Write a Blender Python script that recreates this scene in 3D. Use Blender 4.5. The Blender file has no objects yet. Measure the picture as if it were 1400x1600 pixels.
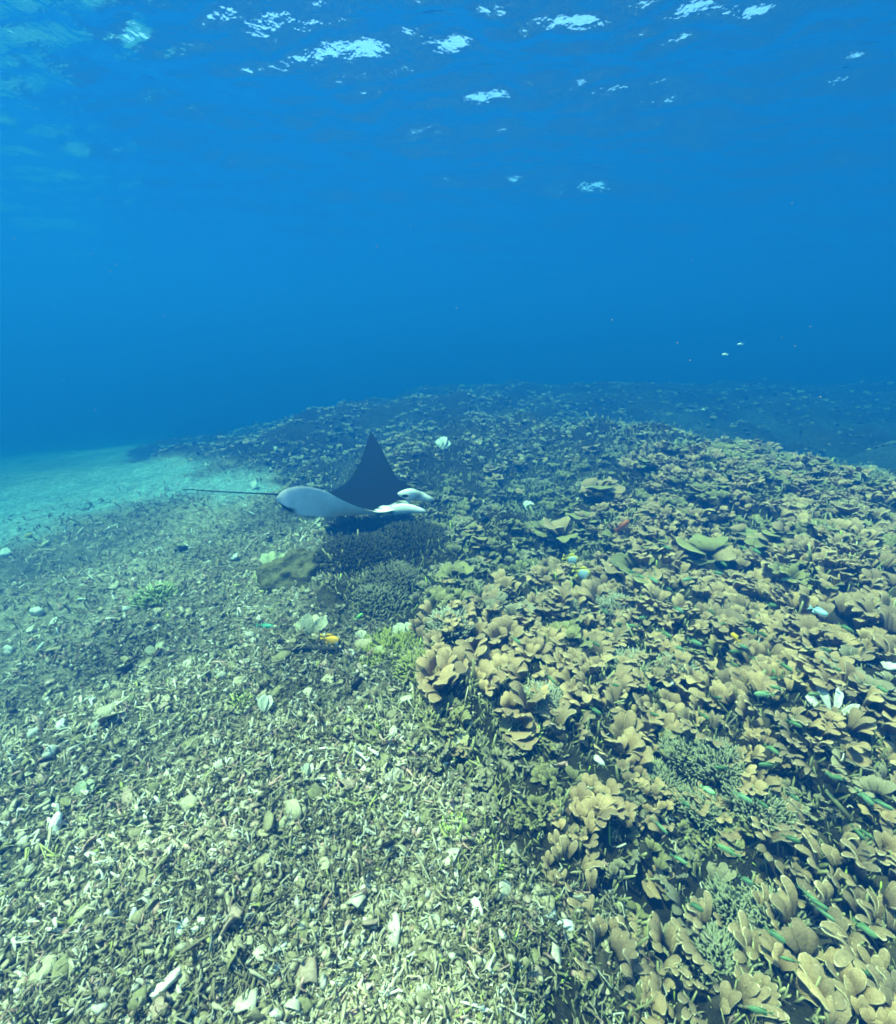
import bpy, math, random
import numpy as np
from mathutils import Vector, Matrix, Euler

random.seed(7)
RNG = np.random.default_rng(11)
D = bpy.data
SC = bpy.context.scene
COL = SC.collection

# ------------------------------------------------------------------ camera
PITCH = math.radians(20.4)
FOC = 700.0                      # focal length in pixels of the 1400 x 1600 photograph
cam_d = D.cameras.new('camera')
cam_d.sensor_fit = 'VERTICAL'
cam_d.angle = 2 * math.atan(800 / FOC)
cam_d.clip_start = 0.02
cam_d.clip_end = 600
cam = D.objects.new('camera', cam_d)
cam.location = (0, 0, 0)
cam.rotation_euler = (math.pi / 2 - PITCH, 0, 0)
COL.objects.link(cam)
SC.camera = cam

# ------------------------------------------------------------------ sky and sun
SUN_DIR = Vector((-0.32, -0.04, 0.94)).normalized()     # towards the sun
sun_el = math.asin(SUN_DIR.z)
world = D.worlds.new('World')
SC.world = world
world.use_nodes = True
wn = world.node_tree
wn.nodes.clear()
wo = wn.nodes.new('ShaderNodeOutputWorld')
bg = wn.nodes.new('ShaderNodeBackground')
sky = wn.nodes.new('ShaderNodeTexSky')
sky.sky_type = 'NISHITA'
sky.sun_disc = False
sky.sun_elevation = sun_el
sky.sun_rotation = math.atan2(SUN_DIR.x, SUN_DIR.y)
sky.dust_density = 1.5
bg.inputs['Strength'].default_value = 0.15
wn.links.new(sky.outputs[0], bg.inputs[0])
wn.links.new(bg.outputs[0], wo.inputs[0])

sun_d = D.lights.new('sun', 'SUN')
sun_d.energy = 5.0
sun_d.angle = math.radians(1.2)
sun_d.color = (1.0, 0.82, 0.57)
sun = D.objects.new('sun', sun_d)
sun.rotation_euler = SUN_DIR.to_track_quat('Z', 'Y').to_euler()
sun.location = (0, 0, 40)
COL.objects.link(sun)

SC.view_settings.view_transform = 'Standard'
SC.view_settings.look = 'None'
SC.view_settings.gamma = 1.0
SC.view_settings.use_curve_mapping = False
SC.view_settings.exposure = 2.26

SC.render.engine = 'CYCLES'
cy = SC.cycles
cy.max_bounces = 6
cy.diffuse_bounces = 3
cy.glossy_bounces = 3
cy.transmission_bounces = 4
cy.volume_bounces = 2
cy.transparent_max_bounces = 8
cy.use_denoising = True
cy.filter_width = 1.8
cy.volume_step_rate = 4.0

# water: extinction per metre (scatter, absorb) for R, G, B
SCAT = (0.0010, 0.0154, 0.062)
ABSO = (0.200, 0.091, 0.083)
SURF_Z = 2.7

# ------------------------------------------------------------------ helpers
CP, SP = math.cos(PITCH), math.sin(PITCH)


def view_dir(px, py):
    u = (px - 700) / FOC
    v = (800 - py) / FOC
    return np.array((u, CP + SP * v, -SP + CP * v))


def at(px, py, d):
    return view_dir(px, py) * d


def to_px(P):
    P = np.asarray(P, float)
    f = P[..., 1] * CP - P[..., 2] * SP
    up = P[..., 1] * SP + P[..., 2] * CP
    f = np.where(f < 0.01, 0.01, f)
    return 700 + FOC * P[..., 0] / f, 800 - FOC * up / f, f


def sstep(a, b, x):
    t = np.clip((x - a) / (b - a), 0, 1)
    return t * t * (3 - 2 * t)


class Waves:
    """smooth pseudo noise: a sum of sines with random directions"""
    def __init__(self, seed, lo, hi, n, slope=1.0):
        r = np.random.default_rng(seed)
        self.k = np.exp(r.uniform(math.log(2 * math.pi / hi), math.log(2 * math.pi / lo), n))
        a = r.uniform(0, 2 * math.pi, n)
        self.dx, self.dy = np.cos(a) * self.k, np.sin(a) * self.k
        self.ph = r.uniform(0, 2 * math.pi, n)
        self.amp = (self.k / self.k.min()) ** -slope
        self.amp /= math.sqrt((self.amp ** 2).sum() / 2)

    def __call__(self, x, y):
        o = 0.0
        for dx, dy, p, a in zip(self.dx, self.dy, self.ph, self.amp):
            o = o + a * np.sin(dx * x + dy * y + p)
        return o


N_BIG = Waves(3, 1.6, 5.0, 14, 0.8)
N_MID = Waves(5, 0.35, 1.3, 24, 0.9)
N_SMALL = Waves(8, 0.06, 0.3, 30, 0.9)


def reef_mask(x, y):
    """1 where living coral covers the reef, 0 on the rubble and sand"""
    xb = np.interp(y, [0, 1.0, 1.46, 2.74, 3.6, 5.0, 7.0, 7.8, 8.8, 11.0, 16, 40],
                   [0.38, 0.36, 0.0, -0.62, -1.0, -1.7, -2.9, -3.9, -5.4, -8.0, -11, -24])
    return sstep(-0.35, 0.25, x - xb + 0.16 * N_MID(x, y))


CREVICES = [(0.30, 0.62, 0.07, 0.16, 0.16), (0.80, 1.00, 0.10, 0.22, 0.16), (1.02, 1.38, 0.16, 0.22, 0.14), (0.75, 0.62, 0.10, 0.10, 0.12), (1.6, 2.0, 0.22, 0.18, 0.12), (1.5, 2.9, 0.3, 0.2, 0.12)]


def ground_z(x, y, fine=True):
    x = np.asarray(x, float)
    y = np.asarray(y, float)
    z = -1.76 + 0.0 * x
    xl = np.minimum(x + 0.6, 0)
    z = z + 0.088 * np.maximum(xl, -30) * (1 - 0.35 * sstep(8, 30, -xl))
    s = 0.8 * x + 0.6 * y
    bank = sstep(1.1, 5.6, s) * (1 - sstep(5.9, 9.2, s)) * sstep(-0.2, 2.2, x)
    z = z + 0.50 * bank * (1 - sstep(10, 16, x))
    valley = sstep(6.2, 8.5, s) * sstep(2.5, 5.0, x) * (1 - sstep(9.5, 13.5, y))
    z = z - 0.10 * valley
    z = z + 0.50 * np.exp(-((x + 2.5) / 2.6) ** 2 - ((y - 10.5) / 2.6) ** 2)
    z = z + 0.42 * sstep(8.5, 16, y) * sstep(-6, 3, x)
    z = z + 0.12 * sstep(4.5, 8, y) * sstep(-2.5, 0.5, x) * (1 - bank)
    z = z - 0.055 * np.maximum(np.hypot(x, y) - 8.5, 0) * sstep(-2.0, -8, x) * (1 - 0.7 * sstep(20, 60, y))
    z = z - 0.085 * np.maximum(y - 14.5, 0) * (1 - 0.6 * sstep(20, 60, y))
    for cx, cy_, rx, ry, dz in CREVICES:
        z = z - dz * np.exp(-((x - cx) / rx) ** 2 - ((y - cy_) / ry) ** 2)
    m = reef_mask(x, y)
    z = z + (0.03 + 0.05 * m) * N_BIG(x, y)
    z = z + (0.015 + 0.035 * m) * N_MID(x, y)
    if fine:
        z = z + (0.006 + 0.004 * m) * N_SMALL(x, y)
    return z


def on_reef(px, py, tmin=0.5, tmax=40):
    """the point of the sea bed seen at a pixel of the photograph"""
    d = view_dir(px, py)
    t = np.exp(np.linspace(math.log(tmin), math.log(tmax), 600))
    P = d[None, :] * t[:, None]
    h = P[:, 2] - ground_z(P[:, 0], P[:, 1], False)
    i = np.argmax(h < 0) if (h < 0).any() else len(t) - 1
    a, b = t[max(i - 1, 0)], t[i]
    for _ in range(12):
        c = 0.5 * (a + b)
        p = d * c
        if p[2] < ground_z(p[0], p[1], False):
            b = c
        else:
            a = c
    p = d * b
    return Vector((p[0], p[1], float(ground_z(p[0], p[1], False))))


def build_mesh(name, V, polys, smooth=True, color=None, mats=None, mat_idx=None):
    """V (n,3); polys: list of (k,3)/(k,4) int arrays; color (n,3) albedo tint per vertex"""
    me = D.meshes.new(name)
    V = np.asarray(V, np.float32)
    if not isinstance(polys, (list, tuple)):
        polys = [polys]
    polys = [np.asarray(p, np.int32) for p in polys if len(p)]
    nl = sum(p.size for p in polys)
    npol = sum(len(p) for p in polys)
    me.vertices.add(len(V))
    me.vertices.foreach_set('co', V.ravel())
    me.loops.add(nl)
    me.loops.foreach_set('vertex_index', np.concatenate([p.ravel() for p in polys]))
    me.polygons.add(npol)
    tot = np.concatenate([np.full(len(p), p.shape[1], np.int32) for p in polys])
    me.polygons.foreach_set('loop_start', np.concatenate([[0], np.cumsum(tot)[:-1]]).astype(np.int32))
    me.polygons.foreach_set('loop_total', tot)
    me.polygons.foreach_set('use_smooth', np.full(npol, smooth, bool))
    if mat_idx is not None:
        me.polygons.foreach_set('material_index', np.asarray(mat_idx, np.int32))
    me.update(calc_edges=True)
    me.validate()
    if color is not None:
        ca = me.color_attributes.new('tint', 'FLOAT_COLOR', 'POINT')
        c = np.ones((len(V), 4), np.float32)
        c[:, :3] = color
        ca.data.foreach_set('color', c.ravel())
    for m in (mats or []):
        me.materials.append(m)
    return me


def link(name, me, parent=None, loc=None, rot=None, scale=None):
    o = D.objects.new(name, me)
    COL.objects.link(o)
    if parent is not None:
        o.parent = parent
    if loc is not None:
        o.location = loc
    if rot is not None:
        o.rotation_euler = rot
    if scale is not None:
        o.scale = (scale,) * 3 if isinstance(scale, (int, float)) else scale
    return o


def tag(o, label, cat, group=None):
    o['label'] = label
    o['category'] = cat
    if group:
        o['group'] = group
    return o


def empty(name, loc, rot=(0, 0, 0), scale=1.0):
    o = D.objects.new(name, None)
    o.empty_display_size = 0.05
    COL.objects.link(o)
    o.location = loc
    o.rotation_euler = rot
    o.scale = (scale,) * 3
    return o


def grid_quads(nu, nv, wrap_u=False):
    i = np.arange(nu if wrap_u else nu - 1)
    j = np.arange(nv - 1)
    I, J = np.meshgrid(i, j, indexing='ij')
    I2 = (I + 1) % nu
    return np.stack([I * nv + J, I2 * nv + J, I2 * nv + J + 1, I * nv + J + 1], -1).reshape(-1, 4)


def tubes(C, R, sides=4, rng=RNG):
    """C (N,K,3) centre lines, R (N,K) radii -> verts, quads (caps closed for 4 sides)"""
    N, K, _ = C.shape
    T = C[:, -1] - C[:, 0]
    T = T / (np.linalg.norm(T, axis=1, keepdims=True) + 1e-9)
    h = np.where(np.abs(T[:, 2:3]) < 0.8, np.array([[0, 0, 1.0]]), np.array([[1.0, 0, 0]]))
    A = np.cross(T, h)
    A /= np.linalg.norm(A, axis=1, keepdims=True) + 1e-9
    B = np.cross(T, A)
    th = np.arange(sides) * 2 * math.pi / sides
    ring = A[:, None, :] * np.cos(th)[None, :, None] + B[:, None, :] * np.sin(th)[None, :, None]
    V = C[:, :, None, :] + ring[:, None, :, :] * R[:, :, None, None]
    base = (np.arange(N) * K * sides)[:, None, None]
    k = np.arange(K - 1)[None, :, None]
    s = np.arange(sides)[None, None, :]
    s2 = (s + 1) % sides
    q = np.stack(np.broadcast_arrays(base + k * sides + s, base + k * sides + s2,
                                     base + (k + 1) * sides + s2, base + (k + 1) * sides + s), -1).reshape(-1, 4)
    polys = [q]
    if sides == 4:
        e = (np.arange(N) * K * sides)[:, None]
        polys.append(e + np.array([[3, 2, 1, 0]]))
        polys.append(e + (K - 1) * sides + np.array([[0, 1, 2, 3]]))
    return V.reshape(-1, 3), np.concatenate(polys)


# ------------------------------------------------------------------ materials
def new_mat(name):
    m = D.materials.new(name)
    m.use_nodes = True
    nt = m.node_tree
    return m, nt, nt.nodes['Principled BSDF'], nt.nodes['Material Output']


def ramp(nt, stops):
    r = nt.nodes.new('ShaderNodeValToRGB')
    el = r.color_ramp.elements
    el[0].position, el[0].color = stops[0][0], (*stops[0][1], 1)
    el[1].position, el[1].color = stops[-1][0], (*stops[-1][1], 1)
    for p, c in stops[1:-1]:
        e = el.new(p)
        e.color = (*c, 1)
    return r


def mixc(nt, a, b, fac, mode='MIX'):
    n = nt.nodes.new('ShaderNodeMix')
    n.data_type = 'RGBA'
    n.blend_type = mode
    for sock, val in ((n.inputs[0], fac), (n.inputs[6], a), (n.inputs[7], b)):
        if hasattr(val, 'links') or isinstance(val, bpy.types.NodeSocket):
            nt.links.new(val, sock)
        elif isinstance(val, (int, float)):
            sock.default_value = val
        else:
            sock.default_value = (*val, 1)
    return n.outputs[2]


def noise(nt, scale, detail=4, rough=0.6, coord='Object'):
    tc = nt.nodes.new('ShaderNodeTexCoord')
    n = nt.nodes.new('ShaderNodeTexNoise')
    n.inputs['Scale'].default_value = scale
    n.inputs['Detail'].default_value = detail
    n.inputs['Roughness'].default_value = rough
    nt.links.new(tc.outputs[coord], n.inputs['Vector'])
    return n.outputs['Fac']


def bump(nt, b, h, strength, dist):
    n = nt.nodes.new('ShaderNodeBump')
    n.inputs['Strength'].default_value = strength
    n.inputs['Distance'].default_value = dist
    nt.links.new(h, n.inputs['Height'])
    nt.links.new(n.outputs[0], b.inputs['Normal'])


def tint_mat(name, grain=60, var=0.35, rough=0.85, bmp=0.4, dist=0.004, obj_var=0.0):
    """albedo from the mesh's own tint attribute, grain and relief from noise"""
    m, nt, b, out = new_mat(name)
    at_ = nt.nodes.new('ShaderNodeAttribute')
    at_.attribute_name = 'tint'
    f = noise(nt, grain, 4)
    r = ramp(nt, [(0.25, (1 - var,) * 3), (0.75, (1 + var,) * 3)])
    nt.links.new(f, r.inputs[0])
    c = mixc(nt, at_.outputs['Color'], r.outputs[0], 1.0, 'MULTIPLY')
    if obj_var:
        oi = nt.nodes.new('ShaderNodeObjectInfo')
        r2 = ramp(nt, [(0.0, (1 - obj_var, 1 - obj_var * 0.9, 1 - obj_var * 0.7)), (0.5, (1, 1, 1)),
                       (1.0, (1 + obj_var * 0.4, 1 + obj_var * 0.45, 1 + obj_var * 0.35))])
        nt.links.new(oi.outputs['Random'], r2.inputs[0])
        c = mixc(nt, c, r2.outputs[0], 1.0, 'MULTIPLY')
    nt.links.new(c, b.inputs['Base Color'])
    b.inputs['Roughness'].default_value = rough
    b.inputs['Specular IOR Level'].default_value = 0.15
    bump(nt, b, f, bmp, dist)
    return m


M_FROND = tint_mat('coral_skin', 110, 0.3, obj_var=0.35, bmp=0.7, dist=0.005)
M_RUBBLE = tint_mat('rubble_skin', 90, 0.35)
M_THICKET = tint_mat('branch_skin', 60, 0.25)
M_PALE = tint_mat('dead_coral_skin', 45, 0.3, obj_var=0.2)
M_FISH = tint_mat('fish_skin', 120, 0.15, rough=0.4, bmp=0.05)
M_SOFT = tint_mat('soft_coral_skin', 28, 0.45, bmp=0.9, dist=0.03)


def ground_material():
    m, nt, b, out = new_mat('sea_bed')
    at_ = nt.nodes.new('ShaderNodeAttribute')
    at_.attribute_name = 'tint'
    f1 = noise(nt, 2.2, 6, 0.7)
    f2 = noise(nt, 16, 6, 0.75)
    r1 = ramp(nt, [(0.3, (0.45, 0.45, 0.45)), (0.5, (0.95, 0.95, 0.95)), (0.72, (1.6, 1.6, 1.5))])
    r2 = ramp(nt, [(0.32, (0.45, 0.42, 0.4)), (0.52, (1.0, 1.0, 1.0)), (0.68, (1.9, 1.85, 1.75))])
    nt.links.new(f1, r1.inputs[0])
    nt.links.new(f2, r2.inputs[0])
    c = mixc(nt, at_.outputs['Color'], r1.outputs[0], 0.6, 'MULTIPLY')
    c = mixc(nt, c, r2.outputs[0], 0.9, 'MULTIPLY')
    nt.links.new(c, b.inputs['Base Color'])
    b.inputs['Roughness'].default_value = 0.95
    b.inputs['Specular IOR Level'].default_value = 0.1
    f3 = noise(nt, 55, 5, 0.8)
    mm = nt.nodes.new('ShaderNodeMath')
    mm.operation = 'ADD'
    nt.links.new(f2, mm.inputs[0])
    nt.links.new(f3, mm.inputs[1])
    bump(nt, b, mm.outputs[0], 1.0, 0.06)
    return m


# ------------------------------------------------------------------ the water
def water_surface():
    m, nt, b, out = new_mat('water_skin')
    nt.nodes.remove(b)
    fr = nt.nodes.new('ShaderNodeFresnel')
    fr.inputs['IOR'].default_value = 1.33
    gl = nt.nodes.new('ShaderNodeBsdfGlossy')
    gl.inputs['Roughness'].default_value = 0.04
    gl.inputs['Color'].default_value = (1, 1, 1, 1)
    tr = nt.nodes.new('ShaderNodeBsdfTransparent')
    mx = nt.nodes.new('ShaderNodeMixShader')
    bp = nt.nodes.new('ShaderNodeBump')
    bp.inputs['Strength'].default_value = 0.6
    bp.inputs['Distance'].default_value = 0.05
    f = noise(nt, 5.0, 3, 0.55)
    nt.links.new(f, bp.inputs['Height'])
    nt.links.new(bp.outputs[0], fr.inputs['Normal'])
    nt.links.new(bp.outputs[0], gl.inputs['Normal'])
    nt.links.new(fr.outputs[0], mx.inputs[0])
    nt.links.new(tr.outputs[0], mx.inputs[1])
    nt.links.new(gl.outputs[0], mx.inputs[2])
    nt.links.new(mx.outputs[0], out.inputs['Surface'])
    # wavy sheet, fine in the middle and coarse far off
    fwd = np.radians(np.linspace(-62, 62, 560))
    back = np.radians(np.linspace(62, 298, 80)[1:-1])
    th = np.concatenate([fwd, back])
    r = np.concatenate([[0.05, 1.0, 2.0], np.exp(np.linspace(math.log(2.2), math.log(150), 340))])
    TH, R = np.meshgrid(th, r, indexing='ij')
    X, Y = R * np.sin(TH), R * np.cos(TH)
    w1 = Waves(21, 1.2, 5.0, 26, 1.0)
    w2 = Waves(22, 0.25, 1.0, 34, 0.9)
    fade = 1 - sstep(40, 110, R)
    sc = 3.0 / SURF_Z
    xs, ys = X * sc + 1.1, Y * sc
    xr = xs * 0.75 + 0.2 * ys
    a = w1(xr, ys * 1.25 - 0.2 * xs)
    h = (0.052 * a + 0.024 * np.abs(a) + 0.0155 * w2(xr, ys * 1.2) * (1 - sstep(12, 40, R))) / sc
    # the steeper wave faces through which the sky shows
    for x0, y0, sx, sy, A in [(-1.0, 4.95, 0.55, 0.38, 0.15), (4.0, 5.75, 0.60, 0.11, 0.065), (4.5, 6.1, 0.5, 0.09, 0.045), (2.75, 5.0, 0.28, 0.10, 0.048), (0.95, 5.05, 0.24, 0.09, 0.036),
                              (-2.95, 5.4, 0.22, 0.15, 0.05), (1.9, 7.3, 0.2, 0.1, 0.03), (1.6, 6.2, 0.3, 0.1, 0.03), (3.2, 7.0, 0.6, 0.14, 0.04)]:
        h = h + A * np.exp(-((X - x0) / sx) ** 2 - ((Y - y0 - 0.06 * np.sin(5 * X)) / (sy * 1.3)) ** 2)
    Z = SURF_Z + h * fade
    V = np.stack([X, Y, Z], -1).reshape(-1, 3)
    q = grid_quads(len(th), len(r), True)      # normals up
    me = build_mesh('water_surface', V, q, True, mats=[m])
    o = link('water_surface', me)
    o['kind'] = 'structure'
    return o


def haze():
    m, nt, b, out = new_mat('sea_water')
    nt.nodes.remove(b)
    pv = nt.nodes.new('ShaderNodeVolumePrincipled')
    dens = 0.32
    col = [s / dens for s in SCAT]
    ab = [(1 - a / (dens * (1 - c))) ** 2 for a, c in zip(ABSO, col)]
    pv.inputs['Color'].default_value = (*col, 1)
    pv.inputs['Absorption Color'].default_value = (*ab, 1)
    pv.inputs['Density'].default_value = dens
    pv.inputs['Anisotropy'].default_value = 0.2
    nt.links.new(pv.outputs[0], out.inputs['Volume'])
    L, zt, zb = 165.0, SURF_Z + 0.8, -10.0
    V = [(x, y, z) for x in (-L, L) for y in (-L, L) for z in (zb, zt)]
    q = [(0, 1, 3, 2), (4, 6, 7, 5), (0, 4, 5, 1), (2, 3, 7, 6), (0, 2, 6, 4), (1, 5, 7, 3)]
    o = link('haze', build_mesh('haze', V, np.array(q), False, mats=[m]))
    o['kind'] = 'stuff'
    return o


water_surface()
haze()


# ------------------------------------------------------------------ the sea bed
SAND = [on_reef(px, py) for px, py in [(0, 850), (70, 822), (150, 797), (230, 782), (300, 778), (380, 777), (440, 762), (400, 742), (330, 733), (290, 722)]]
SAND = np.array([(-9, 2.0), (-7, 3.0)] + [(p.x, p.y) for p in SAND] + [(-7.5, 11), (-20, 30), (-60, 60)])


def sand_mask(x, y):
    x = np.asarray(x, float)
    y = np.asarray(y, float)
    # distance to the sand's edge, positive on the sand
    d = np.full(x.shape, 1e9)
    inside = np.zeros(x.shape, bool)
    P = np.concatenate([SAND, [(-90, 60), (-90, 2)]])
    for (x0, y0), (x1, y1) in zip(P, np.roll(P, -1, 0)):
        ex, ey = x1 - x0, y1 - y0
        t = np.clip(((x - x0) * ex + (y - y0) * ey) / (ex * ex + ey * ey), 0, 1)
        d = np.minimum(d, np.hypot(x - x0 - t * ex, y - y0 - t * ey))
        c = ((y0 > y) != (y1 > y)) & (x < (x1 - x0) * (y - y0) / (y1 - y0 + 1e-12) + x0)
        inside ^= c
    d = np.where(inside, d, -d)
    return sstep(-0.45, 0.45, d + 0.16 * N_MID(x * 0.7, y * 0.7))


def sea_bed():
    fwd = np.radians(np.linspace(-64, 64, 620))
    back = np.radians(np.linspace(64, 296, 90)[1:-1])
    th = np.concatenate([fwd, back])
    r = np.concatenate([[0.02, 0.2], np.exp(np.linspace(math.log(0.4), math.log(150), 420))])
    TH, R = np.meshgrid(th, r, indexing='ij')
    X, Y = R * np.sin(TH), R * np.cos(TH)
    Z = np.maximum(ground_z(X, Y), -8.0)
    V = np.stack([X, Y, Z], -1).reshape(-1, 3)
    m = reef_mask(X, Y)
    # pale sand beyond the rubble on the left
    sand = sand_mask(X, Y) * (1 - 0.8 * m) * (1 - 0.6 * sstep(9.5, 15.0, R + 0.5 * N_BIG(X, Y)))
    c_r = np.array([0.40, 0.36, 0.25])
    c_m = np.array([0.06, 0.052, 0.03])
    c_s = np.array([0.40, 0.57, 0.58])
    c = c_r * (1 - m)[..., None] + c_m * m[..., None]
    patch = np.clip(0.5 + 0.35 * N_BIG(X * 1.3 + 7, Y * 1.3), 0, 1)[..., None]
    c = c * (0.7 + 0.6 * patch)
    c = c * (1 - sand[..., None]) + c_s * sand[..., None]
    val = (sstep(6.4, 8.0, 0.8 * X + 0.6 * Y) * sstep(3.0, 5.0, X) * (1 - sstep(9.5, 13.0, Y)) * np.clip(0.5 + 0.4 * N_BIG(X * 1.6, Y * 1.6 + 5), 0, 1))[..., None]
    c = c * (1 - 0.15 * val) + c_s * 0.8 * 0.15 * val
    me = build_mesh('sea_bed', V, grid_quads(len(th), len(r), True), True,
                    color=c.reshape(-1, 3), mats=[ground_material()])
    o = link('sea_bed', me)
    o['kind'] = 'structure'


sea_bed()


# ------------------------------------------------------------------ coral rubble (stuff)
def polar_points(n, r0, r1, half=65):
    r = np.exp(RNG.uniform(math.log(r0), math.log(r1), n))
    t = np.radians(RNG.uniform(-half, half, n))
    return r * np.sin(t), r * np.cos(t), r


def rubble():
    n = 98000
    x, y, r = polar_points(n, 0.5, 9.0)
    keep = RNG.random(n) > np.maximum(reef_mask(x, y) * 0.93, sand_mask(x, y) * 0.9)
    x, y, r = x[keep], y[keep], r[keep]
    n = len(x)
    z = ground_z(x, y)
    L = np.minimum(RNG.lognormal(math.log(0.0235), 0.42, n), 0.046) * (1 + 0.15 * r)
    yaw = RNG.uniform(0, 2 * math.pi, n)
    pit = np.abs(RNG.normal(0, 0.55, n))
    dirv = np.stack([np.cos(yaw) * np.cos(pit), np.sin(yaw) * np.cos(pit), np.sin(pit)], -1)
    side = RNG.normal(0, 1, (n, 3))
    side -= (side * dirv).sum(1, keepdims=True) * dirv
    side /= np.linalg.norm(side, axis=1, keepdims=True)
    P0 = np.stack([x, y, z + RNG.uniform(-0.010, 0.022, n)], -1)
    K = 4
    t = np.linspace(0, 1, K)
    bend = RNG.normal(0, 0.5, n)
    C = P0[:, None] + dirv[:, None] * (L[:, None] * t)[..., None] \
        + side[:, None] * (bend[:, None] * L[:, None] * np.sin(t * math.pi) + RNG.normal(0, 0.3, (n, 1)) * L[:, None] * np.sin(2 * t * math.pi))[..., None]
    C = C + RNG.normal(0, 0.07, C.shape) * L[:, None, None]
    rad = L * RNG.uniform(0.055, 0.13, n)
    R = rad[:, None] * np.array([0.65, 1.1, 0.95, 0.5]) * RNG.uniform(0.65, 1.35, (n, K))
    # side prongs on half of them
    j = np.where(RNG.random(n) < 0.5)[0]
    d2 = dirv[j] * 0.55 + side[j] * 0.9
    C2 = C[j, 1][:, None] + d2[:, None] * (L[j, None] * 0.55 * t)[..., None]
    R2 = rad[j][:, None] * np.array([0.8, 0.85, 0.7, 0.4])
    Ca, Ra = np.concatenate([C, C2]), np.concatenate([R, R2])
    V, q = tubes(Ca, Ra)
    pal = np.array([[0.30, 0.245, 0.155], [0.42, 0.355, 0.235], [0.54, 0.475, 0.34], [0.70, 0.65, 0.55],
                    [0.17, 0.145, 0.09], [0.50, 0.31, 0.26], [0.38, 0.37, 0.13]])
    pk = RNG.choice(len(pal), n, p=[0.24, 0.25, 0.17, 0.10, 0.16, 0.05, 0.03])
    c = pal[pk] * RNG.uniform(0.75, 1.2, (n, 1)) * (1 + 0.26 * np.clip(N_MID(x * 0.8, y * 0.8 + 9), -1.5, 1.5) + 0.2 * np.clip(N_BIG(x * 2 + 3, y * 2), -1.5, 1.5))[:, None]
    ca = np.concatenate([c, c[j]])
    cv = np.repeat(ca, K * 4, axis=0)
    # crumbs and chips between the sticks
    m = 15000
    xc, yc, rc = polar_points(m, 0.5, 4)
    k2 = RNG.random(m) > np.maximum(reef_mask(xc, yc), sand_mask(xc, yc) * 0.5)
    xc, yc, rc = xc[k2], yc[k2], rc[k2]
    m = len(xc)
    BV, BF, BC, bo = [], [], [], 0
    for me in BROKEN:
        v = np.empty(len(me.vertices) * 3, np.float32)
        me.vertices.foreach_get('co', v)
        BV.append(v.reshape(-1, 3))
        BF.append(np.array([p.vertices[:] for p in me.polygons], np.int32))
    xb_, yb_, rb_ = polar_points(3400, 0.55, 5)
    kb = RNG.random(3400) > np.maximum(reef_mask(xb_, yb_), sand_mask(xb_, yb_) * 0.7)
    zb_ = ground_z(xb_, yb_)
    broken = []
    for x_, y_, z_, r_, ok in zip(xb_, yb_, zb_, rb_, kb):
        if not ok:
            continue
        k = random.randrange(len(BV))
        sc_ = min(random.lognormvariate(math.log(0.10), 0.45), 0.26) * (1 + 0.15 * r_)
        M = Matrix.Rotation(random.uniform(0, 6.28), 3, 'Z') @ Matrix.Rotation(random.gauss(-1.1, 0.5), 3, 'X') @ Matrix.Rotation(random.gauss(0, 0.6), 3, 'Y')
        broken.append((BV[k] @ np.array(M).T * sc_ + np.array((x_, y_, z_ + 0.015)), BF[k], random.choice([(.34, .28, .17), (.40, .33, .21), (.30, .25, .15), (.46, .40, .27), (.58, .53, .42), (.40, .29, .22), (.26, .23, .12)])))
    oc = np.array([(1, 0, 0), (0.3, 0.9, 0), (-0.9, 0.4, 0), (-0.5, -0.8, 0), (0.6, -0.7, 0), (0, 0, 1), (0, 0, -0.6)])
    fc = np.array([(i, (i + 1) % 5, 5) for i in range(5)] + [((i + 1) % 5, i, 6) for i in range(5)])
    ang = RNG.uniform(0, 6.28, m)
    sz = RNG.lognormal(math.log(0.010), 0.5, m) * (1 + 0.15 * rc) * np.where(RNG.random(m) < 0.04, 1.8, 1.0)
    sz = np.minimum(sz, 0.02 * (1 + 0.15 * rc))
    w = oc[None] * RNG.uniform(0.6, 1.4, (m, 7, 3)) * np.stack([sz, sz * 0.7, sz * RNG.uniform(0.2, 0.7, m)], -1)[:, None]
    ca_, sa_ = np.cos(ang)[:, None], np.sin(ang)[:, None]
    tl = RNG.normal(0, 0.5, (m, 1))
    wx, wy, wz = w[..., 0] * ca_ - w[..., 1] * sa_, w[..., 0] * sa_ + w[..., 1] * ca_, w[..., 2] + w[..., 0] * tl
    P = np.stack([xc, yc, ground_z(xc, yc) + RNG.uniform(0.005, 0.03, m)], -1)
    Vc = (np.stack([wx, wy, wz], -1) + P[:, None]).reshape(-1, 3)
    Fc = (fc[None] + (np.arange(m) * 7)[:, None, None]).reshape(-1, 3) + len(V)
    cc = pal[RNG.choice(len(pal), m, p=[0.25, 0.27, 0.2, 0.07, 0.13, 0.05, 0.03])] * RNG.uniform(0.7, 1.15, (m, 1))
    V = np.concatenate([V, Vc])
    cv = np.concatenate([cv, np.repeat(cc, 7, 0)])
    bo, bq = len(V), []
    for v_, f_, c_ in broken:
        bq.append(f_ + bo)
        bo += len(v_)
    V = np.concatenate([V] + [b_[0] for b_ in broken])
    cv = np.concatenate([cv] + [np.broadcast_to(np.array(b_[2]), (len(b_[0]), 3)) for b_ in broken]) * 0.86
    q = np.concatenate([q] + bq)
    o = link('coral_rubble', build_mesh('coral_rubble', V, [q, Fc], True, color=np.clip(cv, 0, 0.85), mats=[M_RUBBLE]))
    o['kind'] = 'stuff'




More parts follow.
